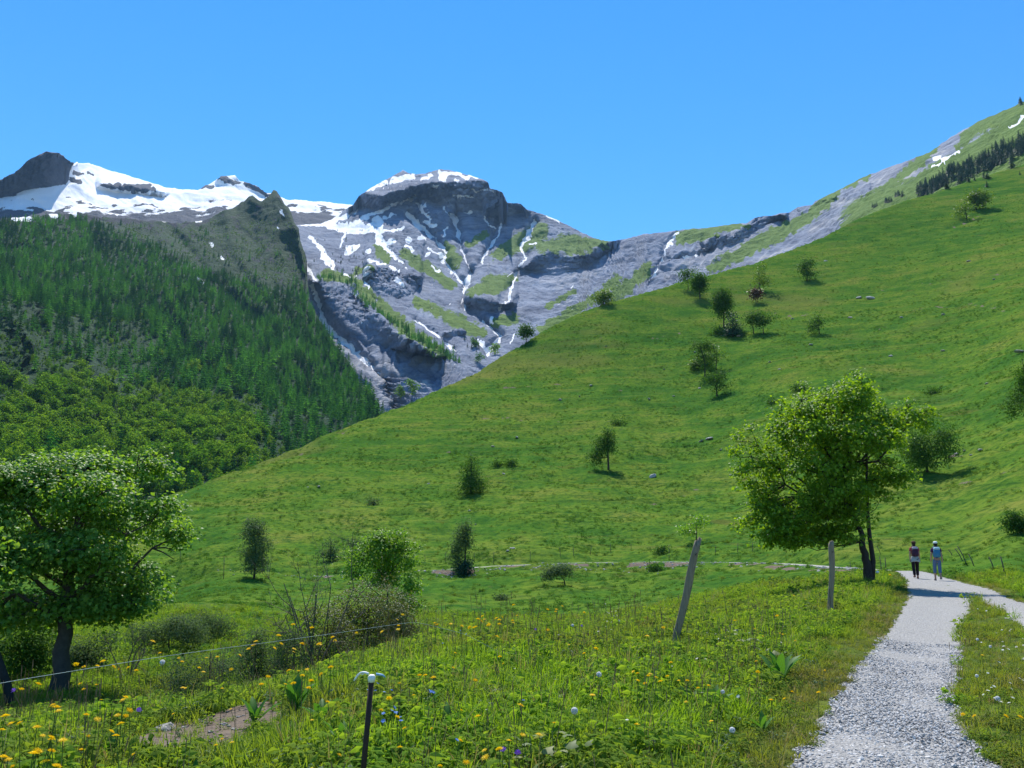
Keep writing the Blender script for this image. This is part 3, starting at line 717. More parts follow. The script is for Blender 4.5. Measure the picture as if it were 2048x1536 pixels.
PALE_K += [[(590, 580, 26), (612, 620, 44), (650, 668, 50), (700, 728, 54), (750, 785, 50), (790, 815, 40)], [(640, 640, 16), (700, 700, 20), (760, 760, 20)]]
sn = strokes(K.U, K.Vp, [[(x, y, w_ * (.9 if w_ > 6 else 1.1)) for x, y, w_ in l] for l in SNOW_K], .35, 7.0, 5)
sn = np.clip(sn * 1.15 - .28 * sstep(.05, .4, fbm((K.U + K.Vp * .5) / 5.5, (K.Vp - K.U * .5) / 9, 3, 76)), 0, 1)
spl = strokes(K.U, K.Vp, [z2([(600, 240, 50), (850, 175, 50)]), z2([(880, 350, 50), (1000, 400, 50)]), z2([(960, 300, 20), (1130, 260, 40)])], .4, 4, 8)
sn = np.maximum(sn, spl * sstep(.1, .35, fbm(K.U / 5, K.Vp / 5, 3, 71)) * .6)
thin = sstep(.30, .5, fbm((K.U + K.Vp) / 9, (K.Vp - K.U * .4) / 26, 4, 72)) * sstep(0.02, .2, fbm(K.U / 40, K.Vp / 40, 2, 73)) * sstep(470, 520, K.Vp) * (1 - sstep(1150, 1300, K.U))
sn = np.maximum(sn, .6 * thin)
sad = in_poly(K.U, K.Vp, z2([(40, 280), (440, 310), (420, 330), (330, 445), (150, 445), (60, 420)]))
sn = np.maximum(sn, sad * 1.0)
pale = strokes(K.U, K.Vp, PALE_K, .2, 6, 9)
pstreak = sstep(.12, .45, fbm((K.U * .5 + K.Vp) / 9, (K.U * .8 - K.Vp * .3) / 60, 4, 74))
pale = np.clip(pale * (.35 + .9 * pstreak) + .35 * pstreak * sstep(1050, 1200, K.U) * sstep(.0, .3, fbm(K.U / 50, K.Vp / 30, 2, 75)), 0, 1)
gr = strokes(K.U, K.Vp, GRASS_K, .1, 9, 10)
gr = np.clip(gr - .8 * pale + .25 * sstep(1180, 1350, K.U), 0, 1)
gr = np.maximum(gr, .8 * sstep(1640, 1720, K.U) * (1 - sstep(20, 60, crest_y(K.U) - K.Vp)))
me = K.mesh("rocky_mountain")
attr(me, 'snow', K.pad(sn)); attr(me, 'grass', K.pad(gr)); attr(me, 'pale', K.pad(pale * .8))
MR_K = rock_material("shale_rock", (.078, .098, .150), (.33, .37, .46), (.06, .145, .018), (.15, .225, .03), (.1, .1, .1))
me.materials.append(MR_K)
tag(link("rocky_mountain", me), "grey shale mountain with a cliff crowned summit, snow filled gullies and long ridge", "mountain", kind='structure')

# --- the forested mountain on the left
FOR_SKY = [(-420, 520), (-260, 480), (-150, 455), (-60, 440), (0, 437), (60, 433), (110, 431), (160, 428), (200, 434), (250, 436), (300, 441), (345, 446), (385, 446), (420, 438), (445, 425), (470, 414), (488, 404), (498, 394), (506, 391), (513, 397), (522, 402), (535, 391), (546, 380), (553, 381), (560, 389), (566, 402), (575, 416), (588, 446), (602, 476), (612, 505), (614, 535), (611, 566), (617, 602), (636, 636), (664, 680), (694, 722), (722, 760), (742, 788), (760, 820), (795, 868), (840, 930), (900, 1000)]
FOR_CTRL = [(-420, 520, 1400), (-420, 800, 750), (-420, 1050, 330), (-150, 1050, 340), (0, 1050, 360), (0, 900, 520), (0, 700, 800), (0, 560, 1130), (0, 437, 1500), (200, 1050, 370), (200, 900, 560), (200, 760, 780), (200, 600, 1100), (200, 500, 1370), (200, 434, 1620), (400, 1050, 380), (400, 950, 480), (400, 850, 680), (400, 700, 980), (400, 560, 1300), (400, 446, 1750), (500, 470, 1640), (548, 381, 1820), (560, 480, 1560), (590, 560, 1400), (600, 650, 1160), (600, 800, 850), (600, 900, 640), (600, 1050, 400), (700, 760, 940), (700, 900, 640), (760, 800, 860), (840, 930, 560), (900, 1000, 460), (900, 1100, 400), (640, 606, 1270)]
L = Relief(FOR_SKY, [(-420, 1060), (900, 1060)], FOR_CTRL, -420, 900, 520, 330, jag=(3, 14, 9), seed=37, nback=12, backfall=1.0)
L.cliff([(-260, 560), (-30, 590), (0, 610), (40, 650), (65, 690)], [(-260, 700), (-30, 760), (0, 790), (40, 780), (65, 720)], 110, 16, 40)
L.cliff([(500, 400), (546, 384), (566, 404), (596, 470), (607, 530)], [(500, 430), (546, 450), (566, 470), (598, 520), (606, 555)], 40, 14, 25)
for pts, dpt, wd in [([(330, 450), (390, 520), (450, 590), (520, 640)], 40, 14), ([(150, 440), (230, 540), (330, 640), (420, 760)], 35, 16), ([(60, 620), (160, 700), (260, 800)], -25, 18), ([(450, 420), (470, 500), (540, 590)], -30, 14)]:
    L.groove(pts, dpt, wd)
L.finish(15, 95, .55)
low = sstep(520, 640, L.Vp + 60 * fbm(L.U / 120, L.Vp / 60, 3, 2) - .3 * (L.U - 300))
me = L.mesh("forested_mountain")
snl = strokes(L.U, L.Vp, [[(30, 420 + 16, 12), (60, 440, 12)], [(100, 425, 14), (112, 436, 10)], [(135, 424, 9), (150, 430, 8)], [(300, 430, 10), (330, 440, 8)], [(360, 436, 8), (400, 443, 6)], [(418, 486, 3), (426, 492, 4)], [(440, 515, 4), (448, 518, 4)], [(393, 563, 4), (401, 575, 5)], [(565, 425, 5), (570, 432, 4)], [(557, 458, 4), (560, 460, 4)]], .5, 5, 12)
attr(me, 'snow', L.pad(snl)); attr(me, 'pale', L.pad(.55 * strokes(L.U, L.Vp, [[(15, 640, 14), (40, 670, 18)], [(195, 800, 14), (215, 815, 20), (240, 820, 10)], [(300, 780, 10), (330, 785, 12)], [(460, 800, 10), (480, 806, 10)], [(230, 680, 50), (265, 690, 40)], [(330, 950, 20), (350, 965, 20)]], .1, 10, 13) * sstep(.05, .3, fbm(L.U / 6, L.Vp / 4, 3, 5))))
attr(me, 'grass', L.pad(np.clip(.70 + .25 * low - .3 * sstep(470, 430, L.Vp) * (L.U < 420) + .6 * fbm(L.U / 22, L.Vp / 12, 4, 19), 0, 1)))
MR_L = rock_material("dark_scrub_rock", (.015, .021, .032), (.042, .052, .068), (.007, .034, .015), (.024, .070, .022), (.1, .1, .1), 2.0)
me.materials.append(MR_L)
tag(link("forested_mountain", me), "steep dark mountainside with rocky crest above a larch forest", "mountain", kind='structure')

# ------------------------------------------------------------------ SCATTER (geometry nodes, for what nobody could count)
PROTO = {}
def proto_collection(name, meshes):
    c = bpy.data.collections.new(name)
    for i, me in enumerate(meshes):
        o = bpy.data.objects.new(f"{name}_{i:02d}", me); c.objects.link(o)
    return c

def scatter(name, label, cat, pts, scl, rot, idx, coll, tint=None):
    me = bpy.data.meshes.new(name)
    me.vertices.add(len(pts)); me.vertices.foreach_set('co', np.asarray(pts, np.float32).ravel())
    attr(me, 'scl', scl)
    a = me.attributes.new('rot', 'FLOAT_VECTOR', 'POINT'); a.data.foreach_set('vector', np.asarray(rot, np.float32).ravel())
    a = me.attributes.new('pick', 'INT', 'POINT'); a.data.foreach_set('value', np.asarray(idx, np.int32))
    attr(me, 'tint', np.zeros(len(pts)) if tint is None else tint)
    o = link(name, me)
    g = bpy.data.node_groups.new(name, 'GeometryNodeTree')
    g.interface.new_socket('Geometry', in_out='INPUT', socket_type='NodeSocketGeometry')
    g.interface.new_socket('Geometry', in_out='OUTPUT', socket_type='NodeSocketGeometry')
    N = g.nodes; gi = N.new('NodeGroupInput'); go = N.new('NodeGroupOutput'); ip = N.new('GeometryNodeInstanceOnPoints')
    ci = N.new('GeometryNodeCollectionInfo'); ci.inputs[0].default_value = coll
    ci.inputs['Separate Children'].default_value = True; ci.inputs['Reset Children'].default_value = True
    def na(nm, t):
        n = N.new('GeometryNodeInputNamedAttribute'); n.data_type = t; n.inputs[0].default_value = nm
        return [s for s in n.outputs if s.enabled and s.name == 'Attribute'][0]
    l = g.links.new
    l(gi.outputs[0], ip.inputs['Points']); l(ci.outputs[0], ip.inputs['Instance']); ip.inputs['Pick Instance'].default_value = True
    l(na('pick', 'INT'), ip.inputs['Instance Index']); l(na('rot', 'FLOAT_VECTOR'), ip.inputs['Rotation']); l(na('scl', 'FLOAT'), ip.inputs['Scale'])
    l(ip.outputs[0], go.inputs[0])
    m = o.modifiers.new('scatter', 'NODES'); m.node_group = g
    return tag(o, label, cat, kind='stuff')

# ------------------------------------------------------------------ LEAVES AND TREES
MAPLE = np.array([(0, .42, .10), (0, 0, 0), (.30, .12, -.02), (.52, .46, -.10), (.26, .56, .02), (0, 1.0, -.10), (-.26, .56, .02), (-.52, .46, -.10), (-.30, .12, -.02)])
MAPLE_F = np.array([(0, i, i + 1) for i in range(1, 8)] + [(0, 8, 1)])
OVAL = np.array([(0, 0, 0), (.27, .42, -.05), (0, 1., -.12), (-.27, .42, -.05), (0, .45, .05)])
OVAL_F = np.array([(4, 0, 1), (4, 1, 2), (4, 2, 3), (4, 3, 0)])
DIA = np.array([(0, 0, 0), (.34, .45, -.06), (0, 1., -.1), (-.34, .45, -.06)])
DIA_F = np.array([(0, 1, 2), (0, 2, 3)])

def norm(v): return v / (np.linalg.norm(v, axis=-1)[..., None] + 1e-9)

def leaves(pos, nrm, dirn, size, shape):
    """leaf geometry at many places: returns verts, faces, per-vertex random value"""
    S0, F0 = shape; n = len(pos); k = len(S0)
    nrm = norm(nrm); d = norm(dirn - (dirn * nrm).sum(-1)[:, None] * nrm); s = np.cross(d, nrm)
    V = pos[:, None] + size[:, None, None] * (S0[None, :, 0, None] * s[:, None] + S0[None, :, 1, None] * d[:, None] + S0[None, :, 2, None] * nrm[:, None])
    Fs = (F0[None] + (np.arange(n) * k)[:, None, None]).reshape(-1, 3)
    return V.reshape(-1, 3), Fs, np.repeat(rng.random(n), k)

def lobe_tips(lobes, n, bias=.42):
    w_ = np.array([l[3] * l[4] + l[4] * l[5] + l[3] * l[5] for l in lobes]); w_ = w_ ** .8; w_ = w_ / w_.sum()
    li = rng.choice(len(lobes), n, p=w_); Lb = np.array(lobes)[li]
    d = norm(rng.normal(size=(n, 3))); r = rng.random(n) ** bias
    P = Lb[:, :3] + d * r[:, None] * Lb[:, 3:6]
    return P, d, li

def puffs(lobes, n=5, rw=.52, rh=.34, seed=0):
    """break big crown masses into flattened sprays with gaps between them"""
    r0 = np.random.default_rng(seed); out = []
    for l in lobes:
        m = max(2, int(round(n * min(1.4, l[3] / .9))))
        for _ in range(m):
            d = norm(r0.normal(size=3)); d[2] = abs(d[2]) * .9 if r0.random() < .75 else d[2]
            q = .35 + .5 * r0.random(); s_ = .8 + .5 * r0.random()
            out.append((l[0] + d[0] * l[3] * q, l[1] + d[1] * l[4] * q, l[2] + d[2] * l[5] * q, l[3] * rw * s_, l[4] * rw * s_, l[5] * rh * s_))
    return out

def make_tree(name, label, cat, loc, lobes, trunk, tips, per, leaf, spread, mat_leaf, mat_bark, shape=(DIA, DIA_F), group=None,
              tr=.2, droop=.25, up=.5, trunk2=None, twigs=160, limbs=None, seed=1, clip_z=.3):
    """trunk: list of (x,y,z) of the main stem; lobes: ellipsoids (x,y,z,rx,ry,rz); all in metres above the base"""
    t = thing(name, label, cat, loc, group)
    m = MB(); tk = np.array(trunk, float)
    L_ = np.linspace(0, 1, len(tk))
    rr = tr * (1.12 - .9 * L_ ** 1.1); rr[0] *= 1.15
    fine = np.linspace(0, 1, 3 * len(tk)); tkf = np.stack([np.interp(fine, L_, tk[:, i]) for i in range(3)], 1); tkf[1:-1, :2] += rng.normal(size=(len(tkf) - 2, 2)) * tr * .12
    m.tube(tkf, np.interp(fine, L_, rr), 8)
    nodes = [tkf[len(tkf) // 3:]]
    if trunk2:
        for i2, t2 in enumerate(trunk2):
            q = np.array(t2, float); m.tube(q, np.linspace(tr * (.62 if i2 == 0 else .34), tr * (.2 if i2 == 0 else .1), len(q)), 6); nodes.append(q[1:])
    main = limbs if limbs is not None else lobes
    for l in main:
        c = np.array(l[:3]); a = np.array(nodes[0]); hgt = a[:, 2]
        tgt = max(hgt.min(), c[2] - .6 * np.linalg.norm(c[:2] - tk[-1][:2]) - .35 * l[5])
        s_ = a[np.argmin(np.abs(hgt - tgt))]
        k = np.linspace(0, 1, 6)[:, None]; mid = s_ + (c - s_) * .5 + np.array([0, 0, -.12 * np.linalg.norm(c - s_)])
        q = (1 - k) ** 2 * s_ + 2 * k * (1 - k) * mid + k ** 2 * c
        q[1:-1] += rng.normal(size=(4, 3)) * .04 * np.linalg.norm(c - s_)
        m.tube(q, np.linspace(tr * .36, tr * .08, 6), 5); nodes.append(q[1:])
    if limbs is not None:
        A = np.concatenate(nodes)
        for l in lobes:
            c = np.array(l[:3]); s_ = A[np.argmin(((A - c) ** 2).sum(1) + 3 * np.maximum(A[:, 2] - c[2], 0) ** 2)]
            mid = (s_ + c) / 2 + rng.normal(size=3) * .08 * np.linalg.norm(c - s_); m.tube([s_, mid, c], [tr * .11, tr * .08, tr * .04], 4, cap=False); nodes.append(np.array([mid, c]))
    P, D, li = lobe_tips(lobes, tips)
    ok = P[:, 2] > clip_z
    P, D, li = P[ok], D[ok], li[ok]
    A = np.concatenate(nodes)
    for i in rng.choice(len(P), min(twigs, len(P)), replace=False):
        d2 = ((A - P[i]) ** 2).sum(1) + 3 * np.maximum(A[:, 2] - P[i, 2], 0) ** 2
        s_ = A[np.argmin(d2)]
        mid = (s_ + P[i]) / 2 + rng.normal(size=3) * .06 * np.linalg.norm(P[i] - s_)
        m.tube([s_, mid, P[i]], [tr * .07, tr * .05, tr * .02], 3, cap=False)
    m.build('trunk', mat_bark, t)
    n = len(P) * per
    base = np.repeat(P, per, 0); out_ = np.repeat(D, per, 0)
    g = rng.normal(size=(n, 3)) * spread * np.array([1, 1, .62])
    pos = base + g
    nr = norm(out_ * .55 + np.array([0, 0, up]) + rng.normal(size=(n, 3)) * .45)
    dr = norm(g + out_ * .4 + rng.normal(size=(n, 3)) * .5 + np.array([0, 0, -droop]))
    V, Fs, lv = leaves(pos, nr, dr, leaf * (.65 + .6 * rng.random(n)), shape)
    me = mesh_np('crown', V, Fs, mat_leaf, smooth=False); attr(me, 'lv', lv)
    link('crown', me, t)
    return t

BARK = plain("grey_bark", (.085, .075, .065), .9, .1, .5, 9, .02)
BARKD = plain("dark_bark", (.045, .04, .035), .9, .1, .4, 9, .02)
LF_SYC = leafmat("sycamore_leaf", (.050, .130, .016), (.150, .250, .042), .46, (1.7, 1.55, .5), .5, .35, objvar=0)
LF_MAP = leafmat("maple_leaf", (.062, .140, .010), (.150, .245, .018), .5, (1.7, 1.5, .45), .5, .3, objvar=0)
LF_HAZ = leafmat("hazel_leaf", (.058, .142, .014), (.130, .235, .022), .46, (1.6, 1.5, .5), .45, .35, objvar=0)
LF_WIL = leafmat("willow_leaf", (.040, .078, .028), (.090, .125, .055), .34, (1.4, 1.4, .7), .7, .08, objvar=.2)
LF_BIR = leafmat("birch_leaf", (.020, .066, .012), (.052, .110, .018), .38, (1.6, 1.5, .55), .7, .08, objvar=.2)
LF_YEL = leafmat("ash_leaf", (.050, .105, .014), (.088, .145, .020), .40, (1.5, 1.4, .5), .5, .3, objvar=.1)
LF_RED = leafmat("copper_leaf", (.032, .020, .014), (.055, .032, .02), .3, (1.4, 1.2, .7), .5, .3, objvar=.1)
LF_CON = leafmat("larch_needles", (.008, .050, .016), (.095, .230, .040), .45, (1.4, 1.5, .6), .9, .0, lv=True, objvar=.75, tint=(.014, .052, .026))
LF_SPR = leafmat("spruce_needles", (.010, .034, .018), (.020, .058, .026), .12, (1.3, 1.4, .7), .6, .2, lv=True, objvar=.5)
LF_DEC = leafmat("woodland_leaf", (.028, .095, .012), (.125, .205, .024), .45, (1.5, 1.45, .55), .8, .0, lv=True, objvar=.65)
LF_BRA = leafmat("bramble_leaf", (.048, .070, .018), (.100, .115, .030), .3, (1.4, 1.25, .6), .5, .3, objvar=.1)

# --- small conifers and round woodland trees seen far off (unit height 1)
def conifer_mesh(name, mat, seed, width=.17, tiers=11, spikes=9, ragged=.35):
    r0 = np.random.default_rng(seed); V = []; Fs = []; lv = []; n = 0
    for k in range(tiers):
        z = .06 + .90 * (k / tiers) ** .92; rr = width * (1 - (k / tiers)) ** .85 + .012; h = .105 * (1 - .4 * k / tiers)
        th0 = r0.random() * 6.28
        for j in range(spikes):
            th = th0 + 6.283 * j / spikes + r0.normal() * .15; R = rr * (1 + ragged * r0.normal()); R = max(R, .01)
            hw = 2.6 / spikes
            a = (np.cos(th - hw) * R * .35, np.sin(th - hw) * R * .35, z + h * .2); b_ = (np.cos(th + hw) * R * .35, np.sin(th + hw) * R * .35, z + h * .2)
            tip = (np.cos(th) * R, np.sin(th) * R, z - h * .15 + r0.normal() * .018); top = (0, 0, z + h)
            V += [top, a, tip, b_]; Fs += [(n, n + 1, n + 2), (n, n + 2, n + 3)]; lv += [r0.random() * .7 + .3 * k / tiers] * 4; n += 4  # needles random, plus lighter tiers towards the top: light baked into the colour
    V += [(.012, 0, 0), (-.008, .01, 0), (-.008, -.01, 0), (0, 0, .5)]; Fs += [(n, n + 1, n + 3), (n + 1, n + 2, n + 3), (n + 2, n, n + 3)]; lv += [0] * 4
    me = mesh_np(name, np.array(V), np.array(Fs), mat, smooth=False); attr(me, 'lv', lv)
    return me

def round_mesh(name, mat, seed, lobn=7, quads=520, w_=.36):
    global rng
    keep = rng; rng = np.random.default_rng(seed)
    lobes = [(rng.normal() * w_ * .42, rng.normal() * w_ * .42, .40 + .42 * rng.random(), w_ * (.45 + .3 * rng.random()), w_ * (.45 + .3 * rng.random()), .16 + .10 * rng.random()) for _ in range(lobn)]
    lobes.append((0, 0, .38, w_ * .75, w_ * .75, .30))
    P, D, li = lobe_tips(lobes, quads, .3)
    P[:, 2] = np.maximum(P[:, 2], .06)
    V, Fs, lv = leaves(P, D * .8 + np.array([0, 0, .5]) + rng.normal(size=P.shape) * .3, rng.normal(size=P.shape), .085 * (.6 + .8 * rng.random(len(P))), (DIA, DIA_F))
    m = [np.array([(.02, 0, 0), (-.014, .016, 0), (-.014, -.016, 0), (0, 0, .55)])]
    n = len(V); V = np.r_[V, m[0]]; Fs = np.r_[Fs, [(n, n + 1, n + 3), (n + 1, n + 2, n + 3), (n + 2, n, n + 3)]]
    me = mesh_np(name, V, Fs, mat, smooth=False); attr(me, 'lv', np.r_[lv, 0, 0, 0, 0])
    rng = keep
    return me

LARCH = [conifer_mesh("larch_tree", LF_CON, i, .17 + .03 * (i % 3), 9, 8) for i in range(6)]
SPRUCE = [conifer_mesh("spruce_tree", LF_SPR, 20 + i, .19 + .02 * (i % 2), 9, 8, .25) for i in range(4)]
WOOD = [round_mesh("woodland_tree", LF_DEC, 40 + i, 6, 480, .30 + .04 * (i % 3)) for i in range(5)]

def forest():
    pts = []
    # candidate stems in survey pixels of the mountainside, thinned to an even spacing on the ground
    n = 60000
    px = rng.uniform(-60, 790, n); py = rng.uniform(430, 1010, n)
    tops = poly_y(FOR_SKY, px)
    ok = py > tops + 6
    px, py = px[ok], py[ok]
    i = np.clip(np.rint((px - L.u[0]) / (L.u[-1] - L.u[0]) * (L.nu - 1)).astype(int), 0, L.nu - 1)
    j = np.clip(np.rint((py - L.bot[i]) / (L.top[i] - L.bot[i]) * (L.nv - 1)).astype(int), 0, L.nv - 1)
    P = L.P[j, i]; R = np.hypot(P[:, 0], P[:, 1])
    n1 = fbm(px / 90, py / 60, 3, 101); n2 = fbm(px / 30, py / 22, 3, 102)
    # upper edge of the closed forest and the open scrubby patch on the left
    edge = np.interp(px, [-60, 0, 100, 200, 300, 400, 480, 560, 600, 620, 700, 790], [455, 452, 450, 462, 505, 548, 575, 590, 585, 600, 690, 800])
    dens = sstep(-25, 30, py - edge + 26 * n1)
    dens = np.maximum(dens, .03 * (n2 > .1) * (py > edge - 90))
    scrub = np.exp(-(((px - 205) / 150) ** 2 + ((py - 705) / 80) ** 2) * 1.1) + 1.6 * np.exp(-(((px - 0) / 75) ** 2 + ((py - 690) / 100) ** 2))
    dens *= 1 - .93 * np.clip(scrub * 1.5 + .4 * n2, 0, 1)
    lowl = sstep(760, 830, py + .18 * (px - 300) * -1 + 34 * n1)          # broadleaved belt at the foot
    lowl *= 1 - sstep(440, 560, px - .25 * (py - 850))
    lowl = np.maximum(lowl, .55 * sstep(.18, .35, n2) * sstep(600, 680, py) * (px < 480))
    p = dens * (R / 900.) ** 2 * .9
    keepm = rng.random(len(px)) < np.clip(p, 0, 1)
    lowl_ = 0; order = np.argsort(R[keepm]); P = P[keepm][order]; R = R[keepm][order]; lowl = lowl[keepm][order]; px = px[keepm][order]; py = py[keepm][order]
    dec = rng.random(len(P)) < lowl * (.35 + .55 * sstep(-.15, .2, fbm(px / 40, py / 30, 3, 108)))
    # spacing
    cell = {}; sel = []
    for k in range(len(P)):
        s_ = (7.0 + 2.2 * (R[k] < 800)) if not dec[k] else 8.0
        c = (int(P[k, 0] // s_), int(P[k, 1] // s_))
        if c in cell: continue
        cell[c] = 1; sel.append(k)
    return P[sel], R[sel], dec[sel], px[sel], py[sel]

FP, FR, FD, FPX, FPY = forest()
h_con = np.clip(13.5 + 3.6 * rng.normal(size=len(FP)), 6, 22) * (1 - .25 * sstep(1000, 1500, FR)); h_dec = np.clip(9 + 2.6 * rng.normal(size=len(FP)), 4, 15)
vis = (FPY < np.where(FPX < 345, np.interp(FPX, [-60, 0, 200, 300, 345], [925, 915, 905, 930, 1000]), np.interp(FPX, [345, 480, 600, 750, 790], [985, 935, 893, 835, 830]))) & (FPX > 0)
def individuals(mask, H, meshes, name, label, cat, group, nmax=300, wid=1.0):
    k = np.where(mask & vis)[0]; k = k[np.argsort(-(H[k] / FR[k]))][:nmax]
    for a in k:
        o = link(name, meshes[rng.integers(len(meshes))], None, Vector(FP[a]) - Vector((0, 0, .4)))
        o.rotation_euler = (0, 0, rng.random() * 6.28); hh = H[a]; o.scale = (hh * wid * rng.uniform(1.1, 1.4),) * 2 + (hh,)
        i_ = 0 if FPX[a] < 215 else 1 if FPX[a] < 420 else 2
        tag(o, label[i_], cat, group + (" (left)", " (middle)", " (right)")[i_])
    return set(k.tolist())
used_c = individuals(~FD, h_con, LARCH, "larch_tree", ("slender green larch low on the forested mountain near the left edge of the view", "slender green larch low on the forested mountain, middle of its foot", "slender green larch low on the forested mountain close above the grassy hill's skyline"), "tree", "larches low on the forested mountainside", 235)
used_d = individuals(FD, h_dec, WOOD, "woodland_tree", ("rounded light green broadleaf tree in the woodland above the sycamore near the left edge", "rounded light green broadleaf tree in the woodland right above the sycamore's right side", "rounded light green broadleaf tree in the woodland close to the grassy hill's skyline"), "tree", "broadleaf trees at the foot of the forested mountain", 290, 1.1)
rest = np.array([k for k in range(len(FP)) if k not in used_c and k not in used_d])
hh = np.where(FD[rest], h_dec[rest], h_con[rest])
c_for = proto_collection("forest_kind", LARCH + WOOD)
pk = np.where(FD[rest], 6 + rng.integers(0, 5, len(rest)), rng.integers(0, 6, len(rest)))
scatter("forest", "dense green larch forest covering the lower mountainside", "forest", FP[rest] - np.array([0, 0, .4]), hh, np.c_[np.zeros((len(rest), 2)), rng.random(len(rest)) * 6.28], pk, c_for, .85 * sstep(-.1, .3, fbm(FPX[rest] / 60, FPY[rest] / 40, 4, 131)))
# low dark scrub over the upper mountainside and the open patch
n = 26000
px = rng.uniform(-40, 640, n); py = rng.uniform(440, 960, n); ok = py > poly_y(FOR_SKY, px) + 10; px, py = px[ok], py[ok]
SP = np.array([L.at(a, b_) for a, b_ in zip(px, py)]); SR = np.hypot(SP[:, 0], SP[:, 1])
ok = (fbm(px / 25, py / 15, 3, 120) > -.12) & (rng.random(len(px)) < np.clip((SR / 1500) ** 1.2, .1, 1)); SP = SP[ok]
scatter("scrub", "low dark green scrub on the rocky upper slope of the forested mountain", "scrub", SP, rng.uniform(.9, 3.4, len(SP)), np.c_[np.zeros((len(SP), 2)), rng.random(len(SP)) * 6.28], 6 + rng.integers(0, 5, len(SP)), c_for)

# --- trees on the rocky mountain: the wooded spur, and lone ones
spur = z2([(230, 750), (330, 760), (430, 790), (520, 880), (600, 930), (650, 1000), (720, 1050), (790, 1110), (860, 1150), (930, 1190), (1000, 1230), (1090, 1270)])
SPR = []
for a in range(len(spur) - 1):
    for k in range(20):
        t_ = rng.random(); x = spur[a][0] + (spur[a + 1][0] - spur[a][0]) * t_ + rng.normal() * 3; y = spur[a][1] + (spur[a + 1][1] - spur[a][1]) * t_ - abs(rng.normal()) * 6 + 4
        P = K.at(x, y); SPR.append((math.hypot(P[0], P[1]), *P, rng.uniform(9, 15)))
SPR.sort()
for (R_, x, y, z, h) in SPR[:60]:
    o = link("larch_tree", LARCH[rng.integers(6)], None, (x, y, z - .5)); o.scale = (h * 1.1, h * 1.1, h); o.rotation_euler.z = rng.random() * 6.28
    tag(o, "green larch at the lower end of the wooded spur beside the shale gully", "tree", "larches on the lower end of the wooded spur")
SPR = np.array(SPR[60:])
scatter("spur_wood", "narrow strip of larches running up the spur above the shale gully", "forest", SPR[:, 1:4] - (0, 0, .5), SPR[:, 4], np.c_[np.zeros((len(SPR), 2)), rng.random(len(SPR)) * 6.28], rng.integers(0, 6, len(SPR)), c_for)
for i in range(70):          # outliers left of the spur and on ledges
    c = [(400, 520, 60, 70), (420, 640, 50, 40), (470, 720, 40, 20), (1150, 1160, 40, 20)][rng.integers(4)]
    x, y = z2([(c[0] + rng.normal() * c[2], c[1] + rng.normal() * c[3])])[0]
    P = K.at(x, y); h = rng.uniform(6, 10)
    o = link("mountain_pine", SPRUCE[rng.integers(4)], None, Vector(P) - Vector((0, 0, .5))); o.scale = (h * 1.4, h * 1.4, h)
    tag(o, "stunted dark conifer scattered on the rock ledges below the snow saddle", "tree", "stunted conifers on the ledges below the snow saddle")

# the dark conifer belt high on the right
belt = [(1748, 418, 20), (1775, 410, 22), (1806, 400, 20)]
BT = z3([(1560, 555), (1640, 530), (1700, 500), (1760, 480), (1830, 455), (1900, 420), (1960, 400), (2043, 380), (2140, 340)])
BTt = z3([(1540, 510), (1640, 470), (1700, 430), (1760, 400), (1830, 375), (1900, 345), (1960, 310), (2043, 270), (2140, 230)])
k_belt = 0
for i in range(255):
    t_ = rng.random() * (len(BT) - 1); a = int(t_); f = t_ - a; q = rng.random() ** .8
    x = BT[a][0] + (BT[a + 1][0] - BT[a][0]) * f; y0 = BT[a][1] + (BT[a + 1][1] - BT[a][1]) * f; y1 = BTt[a][1] + (BTt[a + 1][1] - BTt[a][1]) * f
    y = y0 + (y1 + 6 - y0) * q + 8
    P = K.at(x, y); Rr = math.hypot(P[0], P[1]); h = rng.uniform(12, 18)
    o = link("spruce_tree", SPRUCE[rng.integers(4)], None, Vector(P) - Vector((0, 0, .8))); o.scale = (h * 1.2, h * 1.2, h); o.rotation_euler.z = rng.random() * 6.28
    j_ = 0 if x < 1900 else 1 if x < 1985 else 2
    tag(o, ("dark spruce in the lower left part of the dense belt on the right slope", "dark spruce in the middle of the dense belt on the right slope", "dark spruce in the dense belt on the slope near the right edge")[j_], "tree", "dark spruces in the belt" + (" (left)", " (middle)", " (right)")[j_])
for (cx, cy, sp, lab, grp, nn) in [(1748, 418, 5, "dark spruce in the lowest and leftmost of the small clumps on the skyline pasture", "spruces of the lowest small clump", 4), (1775, 410, 8, "dark spruce in the middle of the three small clumps on the skyline pasture", "spruces of the middle small clump", 7), (1803, 400, 10, "dark spruce in the long small clump just below the dense belt", "spruces of the clump below the belt", 8)]:
    for i in range(nn):
        P = K.at(cx + rng.normal() * sp * .6, min(cy + rng.normal() * 2 - 2, crest_y(cx) - 2)); h = rng.uniform(8, 11)
        o = link("spruce_tree", SPRUCE[rng.integers(4)], None, Vector(P) - Vector((0, 0, .8))); o.scale = (h * 1.5, h * 1.5, h); tag(o, lab, "tree", grp)
for i in range(14):
    P = K.at(2036 + rng.random() * 60, 214 - (rng.random() * 24)); h = rng.uniform(12, 17)
    o = link("spruce_tree", SPRUCE[rng.integers(4)], None, Vector(P) - Vector((0, 0, 2))); o.scale = (h * 1.3, h * 1.3, h); tag(o, "dark spruce in the clump standing on the skyline at the right edge", "tree", "spruces on the skyline at the right edge")
